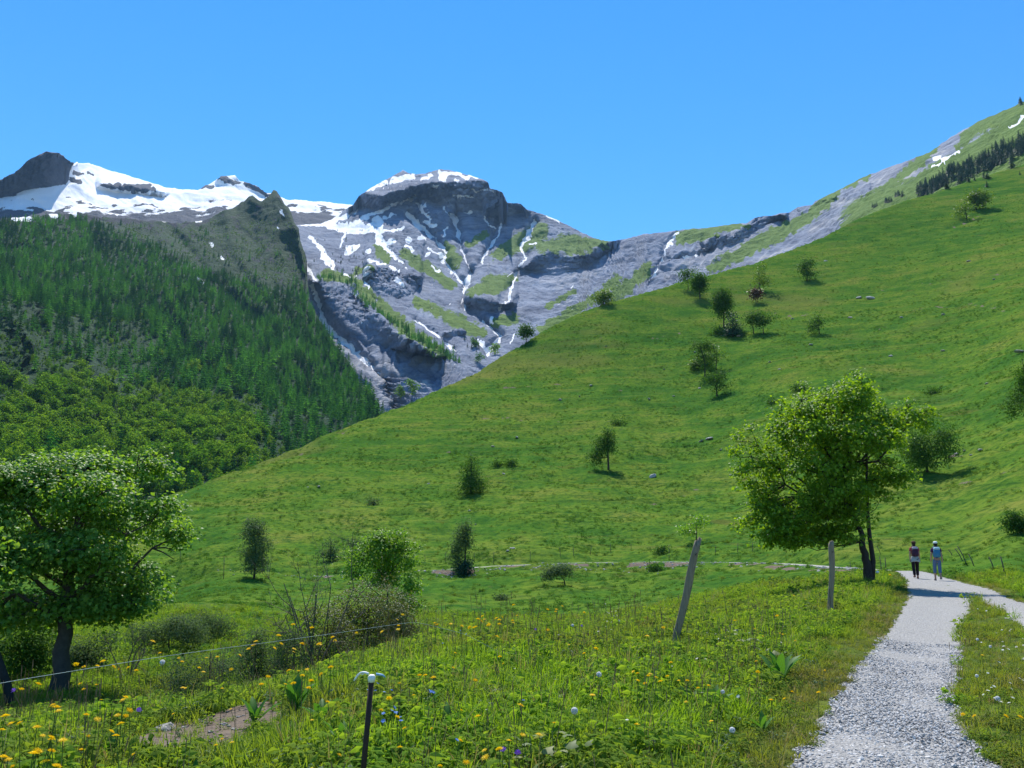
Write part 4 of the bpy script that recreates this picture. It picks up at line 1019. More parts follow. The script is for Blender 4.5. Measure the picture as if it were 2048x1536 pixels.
LONE = [(1975, 358, 14, 18, "broad dark conifer just below the spruce belt, largest of the outliers on the green slope"), (1968, 356, 16, 10, "slim dark conifer touching the left side of the largest outlier below the belt"), (1937, 364, 13, 11, "small dark conifer alone left of the largest outlier under the belt"), (1949, 361, 10, 7, "tiny dark conifer between the small outlier and the largest one"), (1974, 374, 14, 12, "small pyramidal conifer alone on the grass below the largest outlier"), (1996, 336, 18, 12, "dark conifer at the belt's lower edge, lower left of three"), (2008, 334, 20, 14, "dark conifer at the belt's lower edge, middle of three"), (2024, 332, 24, 18, "tall dark conifer at the belt's lower edge, upper right of three"), (2040, 350, 9, 6, "very small conifer alone on the grass near the right edge"), (1893, 378, 16, 18, "dark bushy conifer at the left foot of the spruce belt"), (1840, 385, 12, 9, "small slim conifer standing apart at the left end of the spruce belt")]
for (x, y, hp, wp, lab) in LONE:
    if y > crest_y(x) + 1:
        P, R = gpt(x, y)
    else:
        P = Vector(K.at(x, y)); R = math.hypot(P[0], P[1])
    h = hp * R / F; o = link("conifer", SPRUCE[rng.integers(4)], None, P - Vector((0, 0, .3))); o.scale = (wp * R / F * 2.3,) * 2 + (h,)
    tag(o, lab, "tree", "lone conifers below the spruce belt")

# ------------------------------------------------------------------ SINGLE TREES ON THE HILL AND BY THE TRACK
def hill_tree(px, py, hp, wp, form, mat, label, seed=0, name="tree", cat="tree", grp=None, dens=1.0, leaf=None, R=None, bark=BARKD):
    """a tree whose foot, height and width were measured in survey pixels"""
    if R is None: loc, R = gpt(px, py)
    elif py < crest_y(px) - 2: loc = Vector(K.at(px, py)); R = math.hypot(loc[0], loc[1])
    else: loc = gat(px, R, py)
    k = R / F; h, w_ = hp * k, wp * k
    r0 = np.random.default_rng(seed); J = lambda a: float(r0.normal() * a)
    hw = w_ / 2
    if form == 'round':
        lobes = [(J(.3) * hw, J(.3) * hw, h * (.5 + .3 * r0.random()), hw * .68, hw * .68, h * .29) for _ in range(5)] + [(0, 0, h * .74, hw * .6, hw * .6, h * .26)]
        trunk = [(0, 0, -.3), (J(.06) * hw, J(.06) * hw, h * .3), (J(.1) * hw, 0, h * .75)]
    elif form == 'column':
        lobes = [(J(.18) * hw, J(.18) * hw, h * z, hw * s_, hw * s_, h * .17) for z, s_ in ((.25, .8), (.42, .92), (.6, .95), (.76, .82), (.88, .6))]
        trunk = [(0, 0, -.3), (J(.05) * hw, 0, h * .4), (J(.1) * hw, 0, h * .92)]
    elif form == 'cone':
        lobes = [(J(.1) * hw, J(.1) * hw, h * z, hw * s_, hw * s_, h * .15) for z, s_ in ((.18, .98), (.32, .84), (.48, .62), (.66, .42), (.84, .24))]
        trunk = [(0, 0, -.3), (0, 0, h * .5), (J(.05) * hw, 0, h * .96)]
    elif form == 'high':       # crown on a clear stem
        lobes = [(J(.35) * hw, J(.35) * hw, h * (.55 + .35 * r0.random()), hw * .55, hw * .55, h * .18) for _ in range(6)]
        trunk = [(0, 0, -.3), (J(.1) * hw, 0, h * .4), (J(.15) * hw, 0, h * .85)]
    elif form == 'loose':
        lobes = [(J(.5) * hw, J(.45) * hw, h * (.3 + .62 * r0.random()), hw * .40, hw * .40, h * .14) for _ in range(8)]
        trunk = [(0, 0, -.3), (J(.1) * hw, 0, h * .4), (J(.2) * hw, 0, h * .9)]
    elif form == 'lean':
        lobes = [(-hw * .55, J(.2) * hw, h * .30, hw * .38, hw * .4, h * .22), (-hw * .25, 0, h * .5, hw * .5, hw * .5, h * .22), (.0, 0, h * .68, hw * .45, hw * .45, h * .18), (hw * .22, 0, h * .84, hw * .3, hw * .3, h * .15), (hw * .3, 0, h * .55, hw * .3, hw * .3, h * .2)]
        trunk = [(hw * .2, 0, -.3), (hw * .18, 0, h * .4), (hw * .2, 0, h * .9)]
    elif form == 'umbrella':
        lobes = [(-hw * .95, J(.2) * hw, h * .42, hw * .42, hw * .5, h * .22), (-hw * .6, 0, h * .58, hw * .5, hw * .55, h * .22), (-hw * .2, 0, h * .72, hw * .55, hw * .6, h * .2), (hw * .15, 0, h * .74, hw * .5, hw * .5, h * .2), (hw * .3, 0, h * .55, hw * .35, hw * .4, h * .18), (-hw * .35, -hw * .3, h * .6, hw * .5, hw * .4, h * .2)]
        trunk = [(hw * .3, 0, -.3), (hw * .2, 0, h * .25), (-hw * .15, 0, h * .6)]
    else:  # bush
        lobes = [(J(.45) * hw, J(.4) * hw, h * (.3 + .25 * r0.random()), hw * .55, hw * .55, h * .42) for _ in range(5)]
        trunk = [(0, 0, -.2), (0, 0, h * .3), (J(.2) * hw, 0, h * .6)]
    vol = max(len(lobes), 1)
    leaf = leaf or max(.06, 3.4 * k)
    area = sum(l[3] * l[5] for l in lobes) * math.pi * 3.2
    per = 12
    tips = int(np.clip(dens * area / (leaf * leaf * .5) / per * 1.7, 40, 700))
    o = make_tree(name, label, cat, loc, lobes, trunk, tips, per, leaf, leaf * 1.7, mat, bark, group=grp, tr=max(.035, hw * .035 + h * .008),
              twigs=min(60, tips // 2), seed=seed, clip_z=h * (.04 if form in ('cone', 'bush') else .1), droop=.9 if mat in (LF_WIL, LF_BIR) else .25)
    o.rotation_euler.z = 0
    return o

HT = [
 (508, 1157, 110, 58, 'column', LF_WIL, "dense weeping grey-green tree standing at the edge of the far track, columnar crown", 'tree'),
 (660, 1122, 46, 34, 'cone', LF_WIL, "small grey-green pointed tree behind the bare shrub, left of the bright hazel bush", 'tree'),
 (706, 1116, 44, 22, 'loose', LF_WIL, "thin sapling peeping up just left behind the bright hazel bush", 'tree'),
 (925, 1143, 106, 56, 'lean', LF_WIL, "airy leaning birch with weeping twigs below the far track, centre of the valley", 'birch'),
 (926, 1148, 32, 34, 'bush', LF_SPR, "dark low bush at the foot of the airy leaning birch", 'bush'),
 (1122, 1172, 46, 62, 'umbrella', LF_WIL, "low spreading umbrella shaped tree with a dark shadow pool in the hollow meadow", 'tree'),
 (942, 987, 82, 70, 'cone', LF_BIR, "dark conical weeping tree on the lower hillside, skirts touching the grass", 'tree'),
 (1210, 940, 88, 68, 'lean', LF_BIR, "dark birch with a leaning full crown alone in the middle of the hillside", 'birch'),
 (1207, 608, 34, 34, 'bush', LF_YEL, "bright round bush perched on the skyline edge of the hill", 'bush'),
 (1053, 682, 34, 28, 'round', LF_BIR, "small dark round tree on the lower skyline of the hill", 'tree'),
 (1376, 579, 40, 24, 'high', LF_BIR, "small dark tree with clear stem, left of the pair near the hill crest", 'tree'),
 (1400, 598, 56, 32, 'round', LF_BIR, "lighter full tree, right of the pair near the hill crest", 'tree'),
 (1520, 585, 56, 22, 'loose', LF_YEL, "thin sparse yellow-green tree behind the little copper tree", 'tree'),
 (1512, 606, 28, 16, 'round', LF_RED, "little copper coloured tree on a short stem on the upper hillside", 'tree'),
 (1614, 562, 48, 28, 'column', LF_BIR, "upright birch alone highest on the green slope with a crisp shadow", 'birch'),
 (1448, 655, 76, 44, 'round', LF_BIR, "tall dark tree behind the squat dark one in the hillside hollow", 'tree'),
 (1466, 674, 50, 38, 'cone', LF_SPR, "squat very dark tree in front of the tall one on the hillside", 'tree'),
 (1438, 670, 22, 14, 'bush', LF_BIR, "small bush at the left foot of the squat dark hillside tree", 'bush'),
 (1508, 668, 44, 30, 'high', LF_BIR, "left tree of the two joined crowns right of the squat dark tree", 'tree'),
 (1527, 668, 42, 28, 'high', LF_BIR, "right tree of the two joined crowns right of the squat dark tree", 'tree'),
 (1635, 668, 40, 36, 'lean', LF_BIR, "small one-sided tree alone right of the tree group on the slope", 'tree'),
 (1410, 754, 74, 44, 'loose', LF_BIR, "loose many-stemmed tree in the gully above the small spreading one", 'tree'),
 (1432, 738, 56, 30, 'loose', LF_YEL, "lighter thin tree touching the right side of the loose gully tree", 'tree'),
 (1392, 740, 28, 24, 'bush', LF_YEL, "low yellow-green bush touching the left side of the loose gully tree", 'bush'),
 (1434, 792, 52, 48, 'loose', LF_BIR, "small spreading tree with dark shadow at the foot of the gully", 'tree'),
 (1855, 944, 96, 88, 'bush', LF_BIR, "round dark tree with a big shadow on the slope behind the roadside maple", 'tree'),
 (1930, 438, 34, 30, 'lean', LF_YEL, "lower left yellow-green tree of the pair high on the right slope", 'tree'),
 (1953, 420, 36, 36, 'round', LF_YEL, "upper right yellow-green tree of the pair high on the right slope", 'tree'),
 (2062, 872, 150, 60, 'loose', LF_BIR, "tall dark tree cut by the right edge of the view on the slope", 'tree'),
 (2040, 1066, 44, 44, 'bush', LF_BIR, "dark green bush at the right edge above the roadside stakes", 'bush'),
 (1392, 1082, 48, 40, 'loose', LF_HAZ, "light green shrub behind the top of the leaning wooden post", 'shrub'),
 (1598, 783, 16, 22, 'bush', LF_BIR, "small round bush on the slope just above the maple crown", 'bush'),
 (1312, 1142, 18, 22, 'bush', LF_BIR, "small dark round shrub on the rubble bank below the track", 'shrub'),
 (995, 933, 12, 13, 'bush', LF_BIR, "tiny round shrub on the slope, left of two between the lone trees", 'shrub'),
 (1023, 930, 9, 11, 'bush', LF_BIR, "tiny round shrub on the slope, right of two between the lone trees", 'shrub'),
 (745, 1009, 12, 15, 'bush', LF_WIL, "tiny grey-green shrub low on the slope left of the conical weeping tree", 'shrub'),
 (1235, 850, 14, 18, 'bush', LF_BIR, "small dark shrub just above the leaning birch on the hillside", 'shrub'),
 (1548, 806, 10, 14, 'bush', LF_BIR, "tiny brown-green shrub on the slope left above the maple crown", 'shrub'),
 (1862, 788, 10, 12, 'bush', LF_BIR, "tiny dark shrub on the upper right slope above the maple crown", 'shrub'),
 (1005, 1200, 14, 20, 'bush', LF_WIL, "low small shrub in the hollow meadow left of the umbrella shaped tree", 'shrub'),
 (1322, 1106, 16, 14, 'bush', LF_BIR, "small dark shrub beside the fence stakes above the far track", 'shrub'),
]
for i, (px, py, hp, wp, form, mat, lab, cat) in enumerate(HT):
    hill_tree(px, py, hp, wp, form, mat, lab, seed=200 + i, name=cat if cat != 'birch' else 'birch_tree', cat=cat)
for i, (px, py, hp, wp, form, mat, lab, cat) in enumerate([
 (946, 704, 20, 26, 'bush', LF_BIR, "dark bush beside the lowest snow patch in the mountain gully", 'bush'),
 (991, 712, 26, 26, 'round', LF_BIR, "hazy bush just behind the hill skyline below the lower snow tongue", 'bush'),
 (954, 728, 20, 20, 'round', LF_BIR, "dim bush just behind the hill skyline by the stream bed", 'bush'),
 (808, 806, 34, 24, 'column', LF_DEC, "left light green bush where the stream meets the hill skyline", 'bush'),
 (826, 802, 36, 26, 'column', LF_DEC, "right light green bush where the stream meets the hill skyline", 'bush')]):
    P = K.at(px, min(py, crest_y(px) + 6)); Rr = math.hypot(P[0], P[1]); k = Rr / F
    o = link("bush", WOOD[i], None, Vector(P) - Vector((0, 0, 1.))); o.scale = (wp * k * 1.5, wp * k * 1.5, hp * k * 1.1)
    tag(o, lab, cat)

# ------------------------------------------------------------------ THE THREE BIG BROADLEAVES NEAR THE ROAD
def px_frame(px, py, R=None):
    loc, R0 = gpt(px, py)
    if R: loc = gat(px, R, py)
    R = R or R0
    k = R / F
    return loc, R, k
# the sycamore on the left, foot hidden by the meadow
R = 23.5; az, te = rays(117, 1378); loc = Vector((R * math.sin(az), R * math.cos(az), 0)); loc.z = float(ground(loc.x, loc.y)); k = R / F
zoff = ZC + R * te - loc.z
def LB(px, py, rw, rh, dy=0., x0=117, y0=1378): return ((px - x0) * k, dy, (y0 - py) * k + zoff, rw * k, rw * k * 1.0, rh * k)
syc = [LB(110, 985, 120, 75), LB(20, 985, 110, 60, -1.), LB(235, 945, 70, 45, .5), LB(200, 1010, 90, 60, -1.0), LB(285, 1050, 70, 60, 0), LB(320, 1075, 42, 45, .6), LB(240, 1110, 80, 50, -1.2), LB(255, 1165, 60, 55, .2), LB(150, 1120, 110, 75, -.6), LB(40, 1130, 120, 80, -1.4), LB(30, 1050, 90, 55, -2.0), LB(-70, 1010, 90, 70), LB(-100, 1120, 110, 80), LB(90, 1215, 110, 45, .2), LB(200, 1205, 90, 40, .4), LB(-60, 1200, 90, 50, .5), LB(110, 1060, 140, 80, 1.6), LB(290, 1200, 34, 22, -.4), LB(345, 1110, 22, 16, 0), LB(130, 935, 60, 30, .3), LB(265, 925, 30, 20, 0)]
syc += [LB(-20, 1240, 60, 30, -.3), LB(230, 1215, 44, 26, .2)]
syc = [((a[0] - 10 * k) * (.86 if a[0] > 0 else 1), a[1], a[2] - 26 * k - (.06 * (a[2]) if a[2] > 2 else 0), a[3] * .86, a[4] * .86, a[5] * .80) for a in syc]
syc0 = syc; syc = puffs(syc, 6, .6, .42, seed=1)
make_tree("sycamore_tree", "broad full sycamore on the left with glossy layered leaves and a grey trunk", "tree", loc, syc,
          [(0, 0, -.4), (.02, 0, 1.2), (-.02, 0, 2.4), (.0, .1, 3.6), (.1, .1, 5.2)], 2300, 21, .105, .165, LF_SYC, BARK, shape=(MAPLE, MAPLE_F), tr=.19, droop=.45, up=.75, twigs=700, limbs=syc0[:12], seed=3, clip_z=1.2)
# leaning dark trunk at its side
t = thing("leaning_tree", "dark leaning trunk at the left edge below the sycamore crown", "tree", gat(38, 21, 1370))
m = MB(); k2 = 21 / F
m.tube([(0, 0, -.3), (-.25 * 1, .0, .55), (-.55, 0, 1.2), (-.75, 0, 2.0), (-.9, 0, 2.8)], [.10, .085, .075, .06, .045], 7); m.tube([(-.55, 0, 1.2), (-.95, .1, 1.7), (-1.4, .1, 2.2)], [.05, .04, .03], 5)
m.build("trunk", BARKD, t)
V, Fs, lv = leaves(np.array([(-1.0, 0, 2.6)]) + rng.normal(size=(900, 3)) * .45, rng.normal(size=(900, 3)) + (0, 0, 1.), rng.normal(size=(900, 3)), .12 * (.6 + .6 * rng.random(900)), (MAPLE, MAPLE_F))
me = mesh_np("crown", V, Fs, LF_SYC, False); attr(me, 'lv', lv); link("crown", me, t)

# the maple by the road
loc, R, k = px_frame(1742, 1158, 34.0); zoff = ZC + R * rays(1742, 1158)[1] - loc.z
def LM(px, py, rw, rh, dy=0.): return ((px - 1742) * k, dy, (1158 - py) * k + zoff, rw * k, rw * k * .95, rh * k)
mp = [LM(1700, 850, 80, 50), LM(1752, 815, 34, 45), LM(1630, 860, 60, 42), LM(1590, 1060, 60, 36, -.3), LM(1650, 1050, 60, 40, .4), LM(1560, 1085, 40, 28), LM(1600, 1095, 44, 22, -.4), LM(1530, 1030, 40, 34), LM(1670, 1015, 80, 46, -1.0), LM(1780, 985, 50, 36, -.3), LM(1700, 880, 95, 60), LM(1640, 900, 80, 55, -.6), LM(1580, 905, 55, 42, .2), LM(1750, 850, 42, 50), LM(1752, 800, 14, 34), LM(1622, 828, 16, 36, .2), LM(1800, 880, 50, 40), LM(1850, 860, 30, 26), LM(1870, 850, 12, 12), LM(1836, 840, 16, 16), LM(1560, 955, 55, 50), LM(1520, 915, 14, 30), LM(1505, 935, 8, 30), LM(1640, 975, 95, 55, -.8), LM(1730, 960, 85, 55, .6), LM(1790, 960, 40, 30), LM(1825, 968, 12, 12), LM(1550, 1035, 48, 32), LM(1515, 1035, 22, 22), LM(1620, 1030, 70, 40, -.5), LM(1570, 1090, 36, 28), LM(1640, 1085, 36, 24, .3), LM(1700, 1040, 55, 36, .5), LM(1740, 1010, 36, 36, -.3), LM(1690, 920, 100, 60, 1.3), LM(1690, 930, 90, 60, -1.5), LM(1800, 925, 52, 44, .4), LM(1540, 990, 40, 40, .4)]
mp = [(a[0] * (.87 if a[0] < 0 else 1), *a[1:3], a[3] * .93, a[4] * .95, a[5]) for a in mp]
mp0 = mp; mp = puffs(mp + [LM(1600, 1082, 52, 28), LM(1648, 1078, 52, 30, .5), LM(1566, 1058, 46, 34), LM(1690, 1055, 52, 36, -.4), LM(1555, 1005, 44, 36, .3), LM(1530, 960, 36, 34)], 5, .52, .42, seed=2) + [LM(x, y, 8 + (i % 3) * 2, 24 + (i % 4) * 4, .4 * math.sin(i * 2.1)) for i, (x, y) in enumerate([(1752, 800), (1757, 822), (1622, 828), (1640, 840), (1662, 828), (1700, 822), (1722, 812), (1790, 840), (1805, 862), (1836, 846), (1872, 858), (1858, 872), (1540, 890), (1512, 905), (1502, 935), (1500, 1035), (1570, 870), (1590, 850), (1680, 815), (1520, 965), (1735, 795), (1775, 825)])]
make_tree("maple_tree", "fresh green maple beside the road with spiky upper shoots and forked dark trunk", "tree", loc, mp,
          [(0, 0, -.4), (-.08, 0, .5), (-.16, 0, 1.0), (-.22, 0, 1.7), (-.5, 0, 2.6), (-.75, 0, 3.9)], 1950, 18, .115, .135, LF_MAP, BARKD, shape=(MAPLE, MAPLE_F), tr=.165, droop=.15, up=.55,
          trunk2=[[(.02, 0, .1), (.12, 0, .8), (.06, 0, 1.6), (.05, 0, 2.4), (.1, 0, 3.6), (.2, 0, 5.0)]], twigs=700, limbs=mp0[10:24], seed=4, clip_z=.55)
ins = MB(); ins.tube([(0, 0, 0), (.06, 0, 0), (.10, 0, .01)], [.035, .045, .03], 8)
o = ins.build("insulator", plain("white_plastic", (.75, .75, .73), .4, .5, .05), None, True, loc + Vector((.10, -.22, .43))); tag(o, "small white fence insulator on the maple trunk", "insulator")

# bright hazel bush in the middle left
loc = gat(775, 30, 1230); k = 30 / F; zoff = ZC + 30 * rays(775, 1230)[1] - loc.z
def LH(px, py, rw, rh, dy=0.): return ((px - 775) * k, dy, (1230 - py) * k + zoff, rw * k, rw * k, rh * k)
hz = [LH(770, 1100, 45, 30), LH(730, 1115, 38, 30), LH(805, 1105, 34, 32), LH(715, 1150, 26, 34, -.2), LH(765, 1135, 55, 35, .3), LH(815, 1150, 24, 34), LH(820, 1185, 22, 30, -.2), LH(810, 1215, 24, 26), LH(745, 1088, 24, 16), LH(790, 1082, 20, 16), LH(830, 1215, 12, 20), LH(780, 1170, 40, 30, .5)]
hz0 = hz; hz = puffs(hz, 6, .6, .55, seed=3)
make_tree("hazel_bush", "bright green many-stemmed hazel bush rising above the brown brambles", "bush", loc, hz,
          [(.1, 0, -.3), (.1, 0, .5), (.0, 0, 1.2), (-.05, 0, 2.0)], 700, 14, .10, .11, LF_HAZ, BARKD, shape=(OVAL, OVAL_F), tr=.06,
          trunk2=[[(-.2, 0, -.3), (-.3, 0, .6), (-.5, 0, 1.5)], [(.3, 0, -.3), (.4, 0, .6), (.5, 0, 1.5)], [(0, .1, -.3), (.2, .1, .7), (.3, .1, 1.8)]], twigs=160, limbs=hz0[:5], seed=5, clip_z=-.2)

def low_bush(px, py, wpx, hpx, R, mat, label, name="bush", n=1, leaf=.07, tips=None, twig=True, shape=(OVAL, OVAL_F), per=16, seed=0):
    loc = gat(px, R, py); k = R / F; zo = ZC + R * rays(px, py)[1] - loc.z
    r0 = np.random.default_rng(seed + int(px)); hw = wpx * k / 2; h = hpx * k
    lobes = [(r0.uniform(-.7, .7) * hw, r0.uniform(-.5, .5) * hw, (zo + h) * r0.uniform(.12, .68), hw * r0.uniform(.3, .5), hw * r0.uniform(.3, .5), (zo + h) * r0.uniform(.2, .34)) for _ in range(12)]
    return make_tree(name, label, name.split('_')[-1], loc, lobes, [(0, 0, -.2), (0, 0, h * .2 + zo * .5), (0, 0, zo + h * .5)], int(1.5 * (tips or 160)), per, leaf, leaf * 1.6, mat, BARKD, shape=shape, tr=.03, twigs=90, limbs=[], clip_z=-.5)
low_bush(735, 1262, 200, 105, 26, LF_BRA, "tangled brown-green bramble thicket under the hazel bush", "bramble_bush", leaf=.075, tips=420)
low_bush(655, 1258, 110, 70, 25, LF_BRA, "lower brown bramble mound left of the main thicket", "bramble_bush", leaf=.07, tips=170)
low_bush(338, 1282, 130, 62, 33, LF_WIL, "rounded grey-green willow bush right of the sycamore", "willow_bush", leaf=.075, tips=330)
low_bush(425, 1262, 110, 46, 36, LF_WIL, "second lower grey-green willow bush, right of the rounded one", "willow_bush", leaf=.07, tips=200)
low_bush(512, 1290, 110, 50, 24, LF_WIL, "pale sage green bush at the meadow rim left of the bare shrub", "bush", leaf=.06, tips=230)
low_bush(590, 1280, 90, 52, 23, LF_WIL, "ragged grey bush at the foot of the bare shrub", "bush", leaf=.055, tips=170)
low_bush(175, 1320, 90, 60, 28, LF_WIL, "dim shaded bush beyond the sycamore trunk", "bush", leaf=.08, tips=160)
low_bush(45, 1320, 130, 90, 27, LF_BIR, "dark shaded bush under the sycamore at the left edge", "bush", leaf=.09, tips=220)
low_bush(420, 1330, 160, 46, 20, LF_WIL, "low weedy bush just beyond the meadow rim", "bush", leaf=.055, tips=230)

# bare shrubs
def bare_shrub(px, py, hpx, R, label, seed, spread=.5, nst=7):
    loc = gat(px, R, py); k = R / F; h = hpx * k + (ZC + R * rays(px, py)[1] - loc.z)
    r0 = np.random.default_rng(seed); m = MB()
    def grow(p, d, l, r, dep):
        q = [np.array(p)]; 
        for _ in range(4):
            d = norm(d + r0.normal(size=3) * .14 + np.array([0, 0, .05])); q.append(q[-1] + d * l / 4)
        m.tube(q, np.linspace(r, r * .45, 5), 4 if dep < 2 else 3, cap=False)
        if dep < 3:
            for _ in range(3 if dep < 2 else 4):
                b_ = q[r0.integers(1, 5)]; grow(b_, norm(d + r0.normal(size=3) * .55), l * r0.uniform(.4, .65), r * .5, dep + 1)
    for i in range(nst):
        a = r0.uniform(-1, 1) * spread; grow((r0.normal() * .1, r0.normal() * .1, -.1), norm(np.array([a, r0.normal() * .3, 1.])), h * r0.uniform(.55, .85), .022, 0)
    t = thing("bare_shrub", label, "shrub", loc)
    m.build("branches", plain("twig_bark_%d" % seed, (.12, .10, .085), .9, .1, .3), t)
    n = 160; V, Fs, lv = leaves(np.c_[r0.normal(size=n) * h * .28, r0.normal(size=n) * h * .2, h * r0.uniform(.35, 1.0, n)], r0.normal(size=(n, 3)) + (0, 0, 1), r0.normal(size=(n, 3)), np.full(n, .05), (DIA, DIA_F))
    me = mesh_np("leaves", V, Fs, LF_YEL, False); attr(me, 'lv', lv); tag(link("leaves", me, t), kind='stuff')
bare_shrub(632, 1258, 138, 23.5, "nearly bare grey twiggy shrub standing left of the brambles", 51, .55, 8)
bare_shrub(258, 1325, 70, 27, "small bare thin-trunked shrub between sycamore and willow bush", 52, .5, 4)

# ------------------------------------------------------------------ GRAVEL TRACKS
def road_meshes():
    b = NB("gravel"); P = b.pos()
    v = b.n('ShaderNodeTexVoronoi'); b.set(v.inputs['Vector'], P); v.inputs['Scale'].default_value = 34
    v2 = b.n('ShaderNodeTexVoronoi'); b.set(v2.inputs['Vector'], P); v2.inputs['Scale'].default_value = 75
    n = b.noise(P, 3.0, 5, .7); nb = b.noise(P, .6, 3, .6)
    c = b.ramp(v.outputs['Color'], [(0, (.19, .185, .18)), (.3, (.345, .335, .32)), (.7, (.45, .435, .41)), (1, (.58, .56, .525))])
    c = b.mix(b.math('MULTIPLY', b.step(v.outputs['Distance'], .25, .6), .75), c, (.13, .125, .12))
    c = b.mix(.35, c, b.ramp(v2.outputs['Color'], [(0, (.21, .205, .20)), (1, (.58, .565, .53))]))
    c = b.mix(b.step(n, .56, .72, 0, .55), c, (.32, .295, .255)); c = b.mix(b.step(b.noise(b.mapping(P, (1, .35, 1)), 1.1, 4, .65), .52, .68, 0, .4), c, (.29, .28, .27))
    h = b.math('ADD', b.math('MULTIPLY', b.math('SUBTRACT', 1.0, v.outputs['Distance']), .7), b.math('MULTIPLY', v2.outputs['Distance'], -.3))
    GR = b.done(b.bsdf(c, .85, .25, b.bump(h, .03, .9)))
    for (L_, R_), lab in zip(TRACKS, ("pale grey gravel wheel track nearest the meadow, running to the walkers", "second gravel wheel track beyond the grassy middle strip")):
        m0 = len(L_); seg = []
        s0 = np.r_[0, np.cumsum(np.hypot(*np.diff((L_ + R_) / 2, axis=0).T))]
        q = np.arange(0, s0[-1], .14)
        Lq = np.stack([np.interp(q, s0, L_[:, i]) for i in range(2)], 1); Rq = np.stack([np.interp(q, s0, R_[:, i]) for i in range(2)], 1)
        for a in (Lq, Rq):
            for i in range(2): a[:, i] = smooth1(a[:, i], 15)
        W = norm(Rq - Lq)
        Lq = Lq + W * (.09 * noise(q * 3.1, q * 0 + .5, 1) + .07 * noise(q * 1.0, q * 0 + 2.5, 2) + .03 * rng.normal(size=len(q)))[:, None]
        Rq = Rq + W * (.09 * noise(q * 3.1, q * 0 + 4.5, 3) + .07 * noise(q * 1.0, q * 0 + 6.5, 4) + .03 * rng.normal(size=len(q)))[:, None]
        nx = 14; f = np.linspace(0, 1, nx)[None, :, None]
        G = Lq[:, None] * (1 - f) + Rq[:, None] * f
        z = ground(G[..., 0], G[..., 1])
        e = np.minimum(np.linspace(0, 1, nx), 1 - np.linspace(0, 1, nx))
        z = z + .022 * np.minimum(e * 10, 1)[None] - .006 + .02 * fbm(G[..., 0] * .8, G[..., 1] * .8, 3, 15) * np.minimum(e * 4, 1)[None]
        z = np.maximum(z, ground(G[..., 0], G[..., 1]) + .004)
        me = mesh_np("gravel_track", np.concatenate([G, z[..., None]], -1).reshape(-1, 3), grid_faces(len(q), nx)[:, ::-1], GR)
        tag(link("gravel_track", me), lab, "road", kind='structure')
road_meshes()

# loose pebbles on the near part of the tracks and along their edges
def pebbles():
    prot = []
    mt = NB("pebble"); c = mt.ramp(mt.rnd(), [(0, (.17, .165, .16)), (.5, (.42, .405, .385)), (1, (.60, .58, .55))]); PB = mt.done(mt.bsdf(c, .8, .25))
    for i in range(4):
        bm = bmesh.new(); bmesh.ops.create_icosphere(bm, subdivisions=1, radius=.5)
        for v in bm.verts: v.co *= 1 + rng.normal() * .14; v.co.z *= .6; v.co.x *= 1.2
        me = bpy.data.meshes.new("pebble"); bm.to_mesh(me); bm.free(); me.materials.append(PB); prot.append(me)
    n = 90000
    r = np.sqrt(rng.uniform(4.5 ** 2, 15 ** 2, n)); a = rng.uniform(.1, .66, n); x, y = r * np.sin(a), r * np.cos(a)
    k = (on_road(x, y)) & (rng.random(n) < np.clip((8 / r) ** 1.5, 0, 1)); x, y, r = x[k], y[k], r[k]
    P = np.c_[x, y, ground(x, y) + .016]; n = len(P)
    scatter("pebbles", "loose pale and dark grey pebbles lying on the gravel tracks", "pebbles", P, rng.uniform(.008, .026, n) * (1 + (rng.random(n) > .97) * .8), np.c_[rng.normal(size=(n, 2)) * .4, rng.random(n) * 6.28], rng.integers(0, 4, n), proto_collection("pebble_kind", prot))
pebbles()

# ------------------------------------------------------------------ GRASS, HERBS, TUSSOCKS
def grass_proto(name, mat, nb, h0, h1, w_, rad_, bend, seed):
    r0 = np.random.default_rng(seed); V = []; Fs = []; lv = []; n = 0
    for i in range(nb):
        a = r0.random() * 6.283; rr = rad_ * math.sqrt(r0.random()); bx, by = rr * math.cos(a), rr * math.sin(a)
        d = a + r0.normal() * .9; h = r0.uniform(h0, h1); bn = bend * r0.uniform(.3, 1.3) * h
        sx, sy = -math.sin(d) * w_, math.cos(d) * w_; q = r0.random()
        for t_, wk in ((0, .8), (.4, 1.), (.75, .7)):
            ox, oy, z = bx + math.cos(d) * bn * t_ * t_, by + math.sin(d) * bn * t_ * t_, h * t_ * (1 - .18 * t_ * bn / max(h, .01))
            V += [(ox - sx * wk, oy - sy * wk, z), (ox + sx * wk, oy + sy * wk, z)]
        V.append((bx + math.cos(d) * bn, by + math.sin(d) * bn, h * (1 - .25 * bn / h)))
        Fs += [(n, n + 1, n + 3), (n, n + 3, n + 2), (n + 2, n + 3, n + 5), (n + 2, n + 5, n + 4), (n + 4, n + 5, n + 6)]
        lv += [q * .8, q * .8, q, q, q, q, min(1, q + .2)]; n += 7
    me = mesh_np(name, np.array(V), np.array(Fs), mat, smooth=False); attr(me, 'lv', lv); return me

